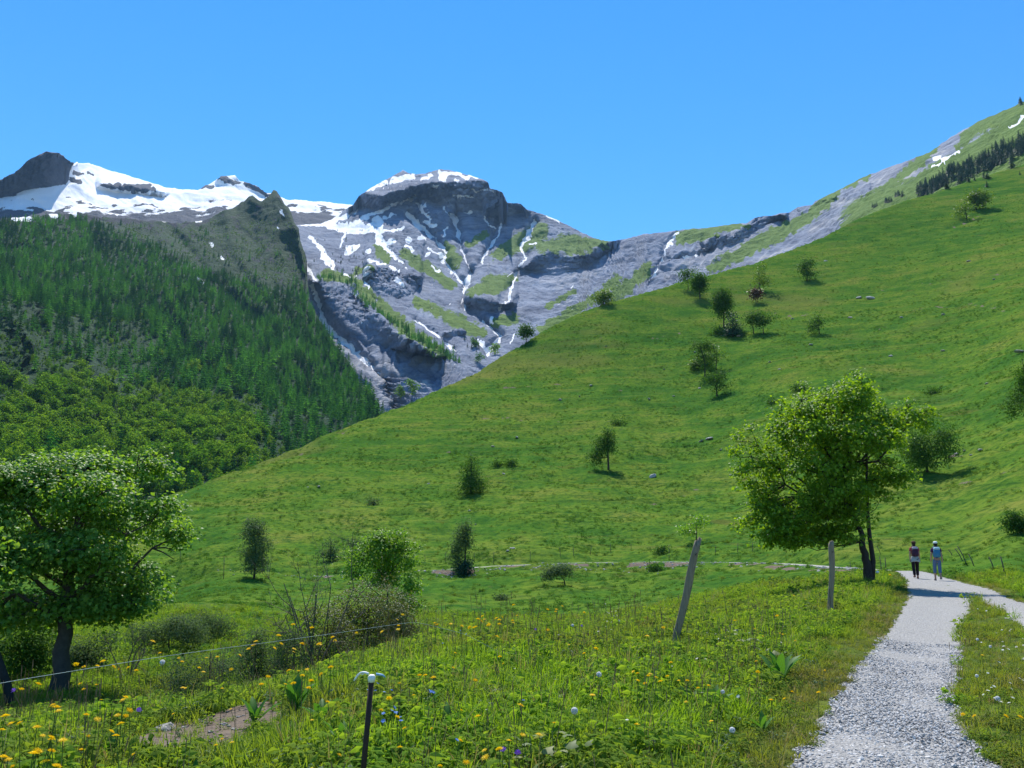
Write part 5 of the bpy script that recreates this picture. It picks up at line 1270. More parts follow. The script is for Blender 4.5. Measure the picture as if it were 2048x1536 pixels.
def herb_proto(name, mat, nl, h, rad_, size, shape, seed):
    global rng
    keep = rng; rng = np.random.default_rng(seed)
    a = rng.random(nl) * 6.283; rr = rad_ * np.sqrt(rng.random(nl)); z = h * (.25 + .75 * rng.random(nl))
    pos = np.c_[rr * np.cos(a), rr * np.sin(a), z]; out_ = np.c_[np.cos(a), np.sin(a), a * 0]
    V, Fs, lv = leaves(pos, out_ * .35 + np.array([0, 0, 1.]) + rng.normal(size=(nl, 3)) * .35, out_ + rng.normal(size=(nl, 3)) * .5, size * (.55 + .8 * rng.random(nl)), shape)
    st = MB()
    for i in range(min(nl, 6)): st.tube([(pos[i, 0] * .2, pos[i, 1] * .2, 0), pos[i] * (.7, .7, .6), pos[i]], [.004, .003, .002], 3, cap=False)
    SV = np.concatenate(st.V); SF = np.concatenate(st.F4); SF = np.r_[SF[:, [0, 1, 2]], SF[:, [0, 2, 3]]]
    Fs = np.r_[Fs, SF + len(V)]; lv = np.r_[lv, np.zeros(len(SV)) + .3]; V = np.r_[V, SV]
    me = mesh_np(name, V, Fs, mat, smooth=False); attr(me, 'lv', lv); rng = keep
    return me

GRS = leafmat("grass_blade", (.072, .165, .010), (.175, .275, .022), .45, (1.5, 1.45, .5), .5, .06, objvar=.25, tint=(.20, .17, .055))
GRD = leafmat("dry_grass", (.16, .14, .055), (.26, .22, .10), .35, (1.3, 1.2, .8), .6, .2, objvar=.3)
HRB = leafmat("herb_leaf", (.075, .168, .016), (.185, .275, .034), .45, (1.5, 1.45, .5), .7, .0, objvar=.3, tint=(.13, .13, .045))
HRG = leafmat("grey_herb_leaf", (.045, .085, .030), (.075, .115, .045), .28, (1.3, 1.35, .8), .6, .15, objvar=.3)
TUS = leafmat("tussock_leaf", (.014, .060, .014), (.075, .150, .024), .36, (1.5, 1.45, .55), .8, .02, objvar=.5, tint=(.14, .17, .03))
SED = leafmat("seed_head", (.14, .085, .05), (.24, .17, .09), .3, (1.2, 1.1, .9), .7, .2, objvar=.3)

GP = [grass_proto("grass", GRS, 26, .08, .25, .0042, .09, .7, 1), grass_proto("grass", GRS, 30, .06, .19, .0042, .10, .8, 2), grass_proto("grass", GRS, 14, .13, .31, .0045, .08, .5, 3),
      herb_proto("herb", HRB, 40, .19, .13, .062, (OVAL, OVAL_F), 4), herb_proto("herb", HRB, 56, .14, .13, .042, (OVAL, OVAL_F), 5), herb_proto("herb", HRB, 26, .25, .11, .080, (OVAL, OVAL_F), 6),
      herb_proto("herb", HRG, 30, .16, .10, .055, (OVAL, OVAL_F), 7),
      grass_proto("dry", GRD, 12, .15, .42, .0026, .08, .5, 8), grass_proto("dry", GRD, 22, .05, .14, .0035, .09, .9, 9)]
def stalk_proto(name, mat, seed):
    r0 = np.random.default_rng(seed); m = MB()
    for i in range(4):
        a = r0.random() * 6.28; bx, by = .06 * math.cos(a), .06 * math.sin(a); h = r0.uniform(.4, .62); lx, ly = r0.normal() * .06, r0.normal() * .06
        m.tube([(bx, by, 0), (bx + lx * .4, by + ly * .4, h * .6), (bx + lx, by + ly, h)], [.0022, .0018, .0015], 3, cap=False)
        m.tube([(bx + lx, by + ly, h - .02), (bx + lx, by + ly, h + .02), (bx + lx * 1.1, by + ly * 1.1, h + .06)], [.002, .0045, .0015], 4, cap=False)
    me = m.mesh(name, mat, False); attr(me, 'lv', r0.random(len(me.vertices))); return me
GP += [stalk_proto("seed_stalk", SED, 10), stalk_proto("seed_stalk", SED, 11)]
C_GR = proto_collection("meadow_plant", GP)
TP = [herb_proto("tussock", TUS, 36, .34, .42, .20, (DIA, DIA_F), 61), herb_proto("tussock", TUS, 30, .22, .5, .17, (DIA, DIA_F), 62), grass_proto("tussock", TUS, 34, .18, .5, .022, .36, .6, 63), herb_proto("tussock", TUS, 26, .5, .34, .22, (DIA, DIA_F), 64)]
C_TU = proto_collection("tussock_kind", TP)

def sample_ring(n, r0, r1, a0=-.66, a1=.68):
    r = np.sqrt(rng.uniform(r0 * r0, r1 * r1, n)); a = rng.uniform(a0, a1, n)
    return r * np.sin(a), r * np.cos(a), r

def near_meadow():
    X, Y, Rr, W_ = [], [], [], []
    for r0, r1, den in ((2.2, 5.0, 150), (5.0, 8.0, 240), (8, 12, 150), (12, 19, 95), (19, 30, 28), (30, 48, 9)):
        n = int(den * .5 * 1.34 * (r1 * r1 - r0 * r0)); x, y, r = sample_ring(n, r0, r1); X.append(x); Y.append(y); Rr.append(r)
    x, y, r = map(np.concatenate, (X, Y, Rr))
    k = ~on_road(x, y); x, y, r = x[k], y[k], r[k]
    s_ = soil_mask(x, y); k = (s_ < .5) | (rng.random(len(x)) < .05); x, y, r = x[k], y[k], r[k]
    verge = verge_mask(x, y)
    n1 = fbm(x / 1.1, y / 1.1, 3, 201); n2 = fbm(x / 3.5, y / 3.5, 3, 202); n3 = fbm(x / .6, y / .6, 2, 203)
    u = rng.random(len(x))
    pk = np.where(u < .30 + .5 * n1, 0, np.where(u < .52 + .3 * n1, 1, np.where(u < .64 + .3 * n2, 2, 0)))
    herb = sstep(-.22, .10, n3 + .35 * n2) * (rng.random(len(x)) < .72)
    pk = np.where(herb > .5, np.choose(rng.integers(0, 4, len(x)), [3, 4, 4, 5]), pk)
    pk = np.where((rng.random(len(x)) < .035) & (n2 > -.1), 6, pk)
    pk = np.where(rng.random(len(x)) < .035, 7, pk); pk = np.where((rng.random(len(x)) < .018) & (r < 16), 9 + rng.integers(0, 2, len(x)), pk)
    dry = rng.random(len(x)) < verge * .60
    pk = np.where(dry, np.choose(rng.integers(0, 4, len(x)), [8, 8, 1, 4]), pk)
    sc = rng.uniform(.75, 1.25, len(x)) * (1 - .45 * verge) * np.interp(r, [2, 5, 9, 14, 22, 40], [.6, .75, .85, .9, 1.1, 1.4])
    sc *= np.where((verge > .2) & ((pk == 2) | (pk == 5) | (pk >= 9)), .55, 1)
    sc *= 1 - .35 * sstep(.1, .4, -n2)
    for px_, R_ in ((1340, 12.2), (1659, 17.8)):
        q_ = gat(px_, R_ - .35); sc *= np.where(np.hypot(x - q_[0], y - q_[1]) < .6, .45, 1)
    c_ = np.mean(SOIL, 0); sc *= np.where(np.hypot(x - c_[0] * .9, y - c_[1] * .9) < 1.0, .5, 1)
    tint = np.clip(.12 + .9 * n2 * (n2 > 0) +   .5 * verge + .25 * rng.random(len(x)) * (r > 10) + .25 * sstep(.1, .3, n1), 0, 1) * .85
    P = np.c_[x, y, ground(x, y) - .005]
    scatter("meadow_grass", "lush knee-high mixed grass and herbs of the near meadow and road verges", "grass", P, sc, np.c_[rng.normal(size=(len(x), 2)) * .12, rng.random(len(x)) * 6.28], pk, C_GR, tint)
near_meadow()

def hill_turf():
    X, Y, Rr = [], [], []
    for r0, r1, den in ((26, 60, 6.0), (60, 115, 3.4), (115, 200, 1.9), (200, 330, .9), (330, 600, .2)):
        n = int(den * .5 * 1.34 * (r1 * r1 - r0 * r0)); x, y, r = sample_ring(n, r0, r1); X.append(x); Y.append(y); Rr.append(r)
    x, y, r = map(np.concatenate, (X, Y, Rr))
    n1 = fbm(x / 16, y / 16, 4, 301); n2 = fbm(x / 5, y / 5, 3, 302)
    k = (rng.random(len(x)) < np.clip(.42 + 1.5 * n1 + 1.1 * n2, .05, 1)) & ~on_road(x, y) & (soil_mask(x, y) < .4); x, y, r, n1 = x[k], y[k], r[k], n1[k]
    d, _ = seg_dist(x, y, TW); k = d > 1.4; x, y, r, n1 = x[k], y[k], r[k], n1[k]
    sc = rng.uniform(.3, 1.0, len(x)) ** 1.4 * np.interp(r, [26, 60, 120, 250, 500], [.42, .6, .8, 1.05, 1.5])
    tint = np.clip(.25 - 1.1 * n1 + .5 * (rng.random(len(x)) - .5), 0, .85)
    P = np.c_[x, y, ground(x, y) - .03]
    scatter("hill_turf", "rough tufted turf of low herbs and tussocks over the hillside", "turf", P, sc, np.c_[rng.normal(size=(len(x), 2)) * .12, rng.random(len(x)) * 6.28], rng.integers(0, 4, len(x)), C_TU, tint)
hill_turf()

# ------------------------------------------------------------------ POSTS, STAKES AND WIRE
def wood_material(name, c0, c1):
    b = NB(name); P = b.obj()
    g = b.noise(b.mapping(P, (14, 14, 1.2)), 3.0, 6, .7, .6); n = b.noise(P, 5, 4, .6); cr = b.noise(b.mapping(P, (30, 30, .7)), 2.0, 3, .6)
    c = b.mix(g, c0, c1); c = b.mix(b.step(n, .5, .7, 0, .5), c, (.20, .19, .15)); c = b.mix(b.step(cr, .60, .68, 0, .8), c, (.03, .025, .02))
    return b.done(b.bsdf(c, .9, .1, b.bump(g, .012, .8)))
WOOD_P = wood_material("weathered_wood", (.12, .092, .062), (.40, .325, .235))
WOOD_D = wood_material("dark_stake_wood", (.06, .05, .042), (.16, .14, .12))

def wood_post(top, base, R, width, label, seed, bend=0.0):
    """split timber post measured by its top and foot"""
    r0 = np.random.default_rng(seed)
    loc = gat(base[0], R, base[1]); T = pt(top[0], top[1], R * 1.0) - np.array(loc)
    t = thing("fence_post", label, "fence post", loc)
    n = 14; rings = []
    for i in range(19):
        f = i / 18; c = np.array([0, 0, -.35]) * (1 - f) + T * f if i else np.array([0, 0, -.35])
        c = np.array([T[0] * f, T[1] * f, -.3 + (T[2] + .3) * f]); c[0] += bend * math.sin(f * 3.14) + .012 * math.sin(f * 9 + seed)
        w_ = width * (.56 + .03 * math.sin(f * 7 + seed) - .07 * f); th = np.arange(n) / n * 6.283
        prof = 1 + .10 * np.cos(2 * th + seed) + .08 * np.cos(3 * th + 1) - .22 * np.exp(-((np.angle(np.exp(1j * (th - 4.5)))) / .22) ** 2) + .02 * r0.normal(size=n)
        z = c[2] + (.03 * np.cos(th * 1 + 1) + .018 * r0.normal(size=n) if i == 18 else 0)
        rings.append(np.c_[c[0] + w_ * prof * np.cos(th), c[1] + w_ * .85 * prof * np.sin(th), np.full(n, c[2]) + (z - c[2])])
    m = MB(); m.loft(rings); m.build("post", WOOD_P, t)
    q = MB(); q.tube([T * .86 + (0, -width * .48, 0), T * .86 + (0, -width * .75, .01), T * .86 + (.02, -width * .8, .03)], [.005, .005, .004], 5)
    q.build("staple", plain("rusty_iron_%d" % seed, (.10, .06, .04), .8, .3, .3, metallic=.4), t)
    return loc, np.array(loc) + T
p1, p1t = wood_post((1397, 1082), (1341, 1285), 12.4, .106, "leaning split wooden fence post standing in the meadow, nearer of the two", 3, -.02)
p2, p2t = wood_post((1663, 1085), (1659, 1226), 18.0, .096, "upright grey wooden fence post beside the road, farther of the two", 8)

# iron rod with its white clip in the foreground
R = 4.3; top = pt(743, 1360, R); az, te = rays(727, 1536); low = pt(727, 1536, R)
bot = low + (low - top) * .55
loc = Vector(bot)
t = thing("fence_rod", "thin dark iron fence rod with white plastic clip in the foreground meadow", "fence rod", loc)
m = MB(); m.tube([(0, 0, 0), (top - bot) * .5, (top - bot)], .0125, 8); m.build("rod", plain("rusty_rod", (.055, .036, .028), .8, .3, .4, 60, metallic=.3), t)
WPL = plain("white_clip_plastic", (.84, .81, .76), .45, .4, .08)
c = top - bot
m = MB(); m.tube([c + (0, 0, -.010), c + (0, 0, .004), c + (0.001, 0, .016), c + (.001, 0, .024)], [.015, .0175, .017, .011], 10); m.build("clip", WPL, t)
m = MB(); s_ = np.linspace(0, 1, 12)
m.tube(np.stack([c[0] - .012 - .066 * s_, c[1] - .01 + 0 * s_, c[2] + .028 + .012 * np.sin(s_ * 2.2) - .040 * s_ ** 3], 1), np.linspace(.0062, .004, 12), 7); m.build("hook", WPL, t)
m = MB(); m.tube([c + (.02, 0, .026), c + (.05, 0, .022), c + (.062, 0, .012)], [.006, .0045, .004], 6); m.build("hook_end", plain("blue_clip", (.25, .45, .62), .5, .4, .1), t)

# electric wire
A = [pt(-160, 1402, 4.2), pt(0, 1366, 4.7), pt(330, 1312, 5.9), pt(640, 1271, 7.3), pt(830, 1243, 8.4), pt(930, 1268, 9.0), pt(1000, 1305, 9.6), pt(1150, 1318, 10.8), np.array(p1) + (0, -.07, .06)]
m = MB(); A = np.array(A); s_ = np.linspace(0, len(A) - 1, 60); W_ = np.stack([np.interp(s_, range(len(A)), smooth1(A[:, i], 1)) for i in range(3)], 1)
W_[1:-1] = (W_[:-2] + W_[1:-1] * 2 + W_[2:]) / 4
m.tube(W_, .0013, 5); tag(m.build("fence_wire", plain("wire_tape", (.36, .45, .44), .5, .4, .1)), "thin pale electric fence wire running over the flowers to the leaning post", "wire")

# stakes along the far track and beside the road: (top x, top y, foot x, foot y)
def stake(x0, y0, x1, y1, R, label, grp, r_=.028, hmul=1.):
    loc, R_ = gpt(x1, y1) if R is None else (gat(x1, R, y1), R)
    T = pt(x0, y0, R_) - np.array(loc)
    m = MB(); m.tube([(0, 0, -.2), T * .5 + (.01, 0, 0), T], [r_, r_ * .9, r_ * .8], 6)
    tag(m.build("fence_stake", WOOD_D, None, True, loc), label, "fence stake", grp)
for (x, y, h) in [(890, 1122, 18), (948, 1122, 17), (987, 1128, 24), (1060, 1118, 16), (1121, 1112, 18), (1147, 1111, 18), (1180, 1110, 18), (1221, 1104, 17), (1262, 1102, 15), (1338, 1120, 22), (1400, 1112, 20), (1430, 1110, 18), (1475, 1104, 18), (1505, 1102, 17), (850, 1124, 16), (800, 1126, 16), (447, 1158, 44), (362, 1118, 18)]:
    stake(x + rng.normal() * 1.5, y - h, x, y, None, "thin dark fence stake in the line above the far track", "fence stakes above the far track", .032)
for (x0, y0, x1, y1, lab) in [(1897, 1100, 1906, 1110, "short tilted fence stake right of the road, farthest and smallest of the leaning row"), (1910, 1097, 1927, 1121, "tilted fence stake right of the road, left one of the crossing pair"), (1915, 1092, 1936, 1130, "longest tilted fence stake right of the road, right one of the crossing pair"), (1937, 1108, 1949, 1131, "tilted fence stake right of the road just after the crossing pair"), (1978, 1114, 1989, 1140, "tilted fence stake second nearest to the right edge"), (2001, 1113, 2010, 1149, "sturdy fence stake nearest to the right edge")]:
    stake(x0, y0, x1, y1, None, lab, "fence stakes right of the road", .03)
for (x0, y0, x1, y1, lab) in [(1759, 1113, 1763, 1140, "left of two thin stakes just behind the maple trunk"), (1770, 1115, 1772, 1146, "right of two thin stakes just behind the maple trunk"), (1753, 1092, 1762, 1106, "short leaning stake high behind the maple trunk"), (1700, 1124, 1701, 1136, "small stake at the track bend seen under the maple boughs")]:
    stake(x0, y0, x1, y1, None, lab, "stakes by the maple", .025)

# ------------------------------------------------------------------ ROCKS
def rock_mesh(seed, flat=.6):
    r0 = np.random.default_rng(seed); bm = bmesh.new(); bmesh.ops.create_icosphere(bm, subdivisions=2, radius=.5)
    off = r0.normal(size=3) * 9
    for _ in range(7):
        d = norm(r0.normal(size=3)); lim = r0.uniform(.28, .42)
        for v in bm.verts:
            q = np.dot(v.co, d)
            if q > lim: v.co -= Vector(d * (q - lim))
    for v in bm.verts: v.co *= 1 + .05 * r0.normal(); v.co.z *= flat
    me = bpy.data.meshes.new("rock"); bm.to_mesh(me); bm.free(); return me
ROCKM = plain("limestone", (.36, .345, .32), .9, .1, .4, 4, .04)
ROCKS = [rock_mesh(i, .5 + .1 * (i % 3)) for i in range(5)]
for m_ in ROCKS: m_.materials.append(ROCKM)
def rock(px, py, wp, label, grp=None, loc=None, R=None, hk=1.):
    if loc is None: loc, R = gpt(px, py)
    k = R / F; o = link("rock", ROCKS[rng.integers(5)], None, loc + Vector((0, 0, wp * k * .12)))
    o.scale = (wp * k * 1.1, wp * k, wp * k * .8 * hk); o.rotation_euler = (rng.normal() * .2, rng.normal() * .2, rng.random() * 6.28)
    tag(o, label, "rock", grp)
rock(1741, 598, 16, "largest white boulder high on the green slope right of the trees")
rock(1718, 597, 11, "pale rock just left of the largest white boulder on the slope")
rock(2040, 706, 20, "big grey rock slab on the slope at the right edge", hk=.5)
rock(1418, 879, 15, "pale rock on the hillside left of the maple, larger of a close pair", hk=.8)
rock(1402, 883, 11, "pale rock on the hillside left of the maple, smaller of a close pair", hk=.8)
rock(1306, 954, 17, "pale flat rock on the hillside right of the leaning birch's shadow")
rock(1463, 951, 8, "small bright white rock on the hillside near the maple's left side")
rock(337, 1436, 52, "broken pale stone lying on the bare earth scrape in the near meadow")
rock(331, 1462, 34, "lower flat pale stone beside the broken one on the bare earth scrape")
for x, y in [(1540, 728), (1562, 737), (1330, 740), (1585, 637), (1500, 640), (1478, 672), (1466, 640), (1395, 775), (1300, 798), (1348, 792), (1030, 880), (1008, 950), (857, 965), (985, 893), (938, 1020), (952, 1050), (615, 975), (640, 972), (1975, 770), (1885, 627), (1650, 522), (1780, 712), (1700, 640), (1805, 640), (1620, 690), (1120, 802), (1160, 795), (1185, 772), (1210, 690), (1940, 520), (1990, 560), (1885, 700), (1690, 835), (1655, 815), (1930, 905), (1945, 912), (1915, 908), (1960, 900), (1390, 700), (1440, 900), (1540, 1070), (1020, 1100), (1030, 1097), (1010, 1105)]:
    rock(x + rng.normal() * 2, y + rng.normal() * 2, rng.uniform(4.5, 9), "small pale rock half sunk in the hillside turf", "small pale rocks on the hillside")
for i in range(34):
    a = SOIL[rng.integers(len(SOIL))]; c = np.mean(SOIL, 0); q = rng.random() ** .6; x, y = c + (np.array(a) - c) * q
    o = link("stone", ROCKS[rng.integers(5)], None, (x, y, float(ground(x, y)) + .004)); s = rng.uniform(.02, .055); o.scale = (s, s, s * .8); o.rotation_euler.z = rng.random() * 6
    tag(o, "small stone on the bare earth scrape in the near meadow", "stone", "small stones on the bare earth scrape")
n = 900; t_ = rng.random(n); idx = (1.5 + t_ * 11) ; TWx = np.stack([np.interp(idx, range(len(TW)), TW[:, i]) for i in range(2)], 1)
u_ = -norm(TWx); off = rng.uniform(1.4, 4.6, n) + (rng.random(n) > .85) * rng.uniform(0, 6, n); Q = TWx + u_ * off[:, None] + rng.normal(size=(n, 2)) * .3
k_ = fbm(Q[:, 0] / 3, Q[:, 1] / 3, 3, 77) > -.18; Q = Q[k_]; n = len(Q)
scatter("rubble", "broken pale stones strewn over the cut bank below the far track", "rubble", np.c_[Q, ground(Q[:, 0], Q[:, 1])], rng.uniform(.08, .42, n) ** 1.3, np.c_[rng.normal(size=(n, 2)) * .3, rng.random(n) * 6.28], rng.integers(0, 5, n), proto_collection("rubble_kind", ROCKS))

# ------------------------------------------------------------------ FLOWERS
STEM = plain("flower_stem", (.06, .11, .02), .7, .2, .3)
YEL = leafmat("yellow_petal", (.50, .34, .006), (.62, .46, .01), .3, (1.2, 1.1, .6), .6, .15, objvar=.4)
WHI = leafmat("white_petal", (.50, .50, .46), (.58, .58, .55), .3, (1, 1, 1), .6, .15, objvar=.4)
BLU = leafmat("blue_petal", (.08, .16, .48), (.14, .26, .58), .3, (1, 1, 1.1), .6, .15, objvar=.4)
PUR = leafmat("purple_petal", (.13, .05, .32), (.20, .09, .42), .3, (1, 1, 1.1), .6, .15, objvar=.4)
def petal_head(name, mat, r, rings, cup, seed):
    r0 = np.random.default_rng(seed); V = []; Fs = []; lv = []; n = 0
    for q, (k, rr, z) in enumerate(rings):
        for i in range(k):
            a = 6.283 * (i + .5 * q) / k + r0.normal() * .08; R_ = r * rr * r0.uniform(.9, 1.08); hw = 2.2 / k
            c, s_ = math.cos(a), math.sin(a)
            V += [(0, 0, z), (R_ * .7 * math.cos(a - hw), R_ * .7 * math.sin(a - hw), z + cup * r), (R_ * c, R_ * s_, z + cup * r * .9 + r0.normal() * r * .06), (R_ * .7 * math.cos(a + hw), R_ * .7 * math.sin(a + hw), z + cup * r)]
            Fs += [(n, n + 1, n + 2), (n, n + 2, n + 3)]; lv += [r0.random()] * 4; n += 4
    me = mesh_np(name, np.array(V), np.array(Fs), mat, False); attr(me, 'lv', lv); return me
H_YEL = [petal_head("flower_head", YEL, .021, [(13, 1, 0), (10, .72, .003), (7, .42, .006)], .12 + .1 * i, 70 + i) for i in range(3)]
H_WHI = [petal_head("flower_head", WHI, .02, [(9, 1, 0), (6, .6, .003)], .1, 75)]
H_BLU = [petal_head("flower_head", BLU, .016, [(5, 1, 0), (5, .8, .004)], .15, 76)]
H_PUR = [petal_head("flower_head", PUR, .02, [(6, 1, 0), (6, .8, .008), (5, .5, .014)], .5, 77)]
sm = []
for i in range(4):
    m = MB(); a = i * 1.6; m.tube([(math.cos(a) * .05, math.sin(a) * .05, -1.0), (math.cos(a) * .035, math.sin(a) * .035, -.5), (0, 0, 0)], .0019, 4, cap=False); sm.append(m.mesh("stem", STEM))
def flower(px, py, heads, h, label, cat, grp, s=1.0, name="flower"):
    loc, R_ = gpt(px, py, h, 60, 2.5)
    az, te = rays(px, py)
    if R_ > 19:      # seen against the hollow: it stands on the rim of the near meadow
        q = np.linspace(7, 17, 80); f = ZC + q * te - ground(q * np.sin(az), q * np.cos(az)); R_ = float(q[np.argmin(np.abs(f - h * 1.15))])
        loc = Vector((R_ * math.sin(az), R_ * math.cos(az), 0)); loc.z = float(ground(loc.x, loc.y))
    z = ZC + R_ * te
    t = thing(name, label, cat, (loc.x, loc.y, z), grp, rng.random() * 6.28)
    hd = link("flower_head", heads[rng.integers(len(heads))], t); hd.scale = (s,) * 3; hd.rotation_euler = (rng.normal() * .3 - .25, rng.normal() * .3, 0)
    st = link("stem", sm[rng.integers(4)], t); st.scale = (1, 1, max(z - loc.z + .02, .08))
Z7 = [(893,537),(935,605),(1047,632),(1065,655),(603,655),(445,670),(493,685),(570,680),(663,685),(700,697),(750,690),(797,705),(1208,632),(1272,627),(1403,617),(1455,580),(1485,560),(1497,537),(1630,503),(1715,437),(1825,458),(1605,577),(1645,550),(1720,580),(1718,597),(1770,553),(1868,553),(1947,512),(1958,535),(1937,687),(1797,700),(1880,727),(1690,707),(1353,700),(1190,715),(1165,690),(1568,745),(1770,737),(1820,768),(1717,782),(1807,810),(1070,808),(1530,790),(125,817),(223,787),(470,785),(490,815),(565,790),(330,925),(340,945),(310,910),(505,968),(570,992),(757,940),(688,968),(735,975),(708,1018),(650,1065),(677,1090),(215,1040),(298,1103),(367,1115),(210,1190),(300,1180),(265,1240),(20,1215),(45,1230),(115,1015),(65,1020),(10,1055),(32,975),(330,1270),(735,865),(720,880),(195,1195),(220,1180)]
Z8 = [(920,378),(935,390),(1030,383),(1105,398),(1160,408),(1200,405),(1245,330),(1215,350),(1235,365),(1260,352),(1290,385),(1340,345),(1360,355),(1360,385),(1380,335),(1450,360),(1480,325),(1455,375),(1690,285),(1745,300),(1750,285),(1790,262),(1940,305),(1457,253),(1345,470),(1690,425),(560,437),(665,355),(700,320),(672,395),(670,420),(385,445),(80,412),(15,520),(130,523),(45,695),(145,725),(210,678),(75,775),(60,820),(15,735),(608,892),(855,735),(910,750),(815,735),(1365,608),(1940,583),(1195,770),(1505,940),(1215,1015),(663,1020),(1520,1140),(1630,1140),(1360,1240),(1265,1295),(1135,1330),(1425,1180),(1995,870),(2020,550),(225,475),(240,495),(1285,392),(1188,410)]
Z1 = [(70,300),(70,585),(405,708),(435,720),(520,725),(510,740),(560,748),(637,740),(590,775),(485,790),(435,772),(715,770),(660,648),(920,805),(610,410),(500,465),(1245,638),(1255,710),(430,1070),(125,870),(150,550),(1100,360),(1390,325),(1500,190),(1580,215)]
Z2 = [(1540,1138),(1450,1125),(1890,1148),(1780,1140),(1600,670),(20,370),(890,55)]
Y_ = [(x * .3418, 1100 + y * .3418) for x, y in Z7] + [(600 + x * .293, 1136 + y * .293) for x, y in Z8] + [(1148 + x * .293, 1136 + y * .293) for x, y in Z1] + [(1548 + x * .2604, 1136 + y * .2604) for x, y in Z2]
YLAB = ("yellow meadow flower in the left part of the meadow around the earth scrape", "yellow meadow flower in the middle of the meadow behind the iron rod", "yellow meadow flower near the leaning post in the right part of the meadow", "yellow meadow flower on the road's grassy middle strip")
YGRP = ("yellow flowers of the left meadow", "yellow flowers of the middle meadow", "yellow flowers of the right meadow", "yellow flowers of the road strip")
for i, (x, y) in enumerate(Y_):
    j_ = 3 if x > 1750 else 2 if x > 1180 else 0 if x < 640 else 1
    flower(x, y, H_YEL, rng.uniform(.36, .48) if y < 1300 else rng.uniform(.30, .42), YLAB[j_], "flower", YGRP[j_], rng.uniform(.85, 1.15) * (1.25 if y < 1300 else 1), "yellow_flower")
for i in range(60):
    x = rng.uniform(0, 1650); y = np.interp(x, [0, 700, 1200, 1650], [1400, 1330, 1270, 1240]) + rng.random() ** 1.3 * 230
    j_ = 2 if x > 1180 else 0 if x < 640 else 1
    flower(x, y, H_YEL, rng.uniform(.15, .34), YLAB[j_], "flower", YGRP[j_], rng.uniform(.6, .9), "yellow_flower")
for (x, y) in [(600 + a * .293, 1136 + b_ * .293) for a, b_ in [(570, 995), (630, 975), (645, 955), (685, 1020), (570, 1045), (690, 1045), (620, 970), (660, 985), (465, 835), (515, 838), (575, 848), (625, 835), (530, 790), (560, 735), (430, 728), (895, 845), (910, 850), (885, 838), (1095, 430), (1135, 452), (975, 515), (1525, 905), (1070, 1175), (650, 990)]]:
    flower(x, y, H_BLU, rng.uniform(.2, .3), "small blue forget-me-not flower near the iron rod", "flower", "small blue flowers around the iron rod", rng.uniform(.75, 1.0), "blue_flower")
for (x, y, lab) in [(600 + 1922 * .293, 1136 + 400 * .293, "tallest violet meadow flower at the meadow rim beside a dandelion clock"), (600 + 1605 * .293, 1136 + 425 * .293, "violet flower at the meadow rim left of the tallest violet one"), (600 + 1390 * .293, 1136 + 1255 * .293, "violet flower low in the foreground beside a yellow one"), (600 + 1485 * .293, 1136 + 1275 * .293, "violet flower low in the foreground, right of the other violet one"), (85 * .3418, 1100 + 828 * .3418, "violet flower at the left edge below the fence wire"), (812 * .3418, 1100 + 945 * .3418, "violet flower above the bare earth scrape")]:
    flower(x, y, H_PUR, .34, lab, "flower", None, 1.0, "violet_flower")
for i in range(62):
    a, b_ = [(260, 280), (300, 340), (240, 380), (320, 330), (1000, 430), (500, 350), (360, 230)][rng.integers(7)] if i < 50 else (rng.uniform(-900, 1700), rng.uniform(420, 1300))
    x, y = 1148 + (a + rng.normal() * 40) * .293, 1136 + (b_ + rng.normal() * 25) * .293
    if x < 1240 + 0 or y > 1250:
        flower(x, y, H_WHI, rng.uniform(.18, .36), "small white meadow flower among the grass", "flower", "small white flowers of the near meadow", rng.uniform(.5, .85), "white_flower")
for i in range(30):
    y = rng.uniform(1215, 1420); x = np.interp(y, [1200, 1260, 1300, 1400, 1430], [1965, 1990, 1985, 1975, 1980]) + rng.uniform(-30, 70)
    flower(x, y, H_WHI, .14, "small white flower on the grassy middle strip of the road", "flower", "small white flowers on the road's middle strip", rng.uniform(.6, 1.1), "white_flower")
# dandelion clocks
CLK = []
for i in range(2):
    r0 = np.random.default_rng(90 + i); d = norm(r0.normal(size=(170, 3))); m = MB()
    for q in d:
        a = norm(np.cross(q, [.3, .2, .9])); b_ = np.cross(q, a); tip = q * .027
        m.add([q * .004, tip + a * .0065, tip - a * .0065 , tip + b_ * .0065, tip - b_ * .0065, tip], [(0, 1, 5), (0, 5, 2), (1, 3, 5), (3, 2, 5), (2, 4, 5), (4, 1, 5)])
    bq = NB("seed_fluff"); dd = bq.n('ShaderNodeBsdfDiffuse'); dd.inputs[0].default_value = (.9, .9, .88, 1); tt = bq.n('ShaderNodeBsdfTranslucent'); tt.inputs[0].default_value = (.9, .9, .88, 1)
    mx = bq.n('ShaderNodeMixShader'); bq.t.links.new(dd.outputs[0], mx.inputs[1]); bq.t.links.new(tt.outputs[0], mx.inputs[2])
    CLK.append(m.mesh("flower_head", bq.done(mx.outputs[0]), False))
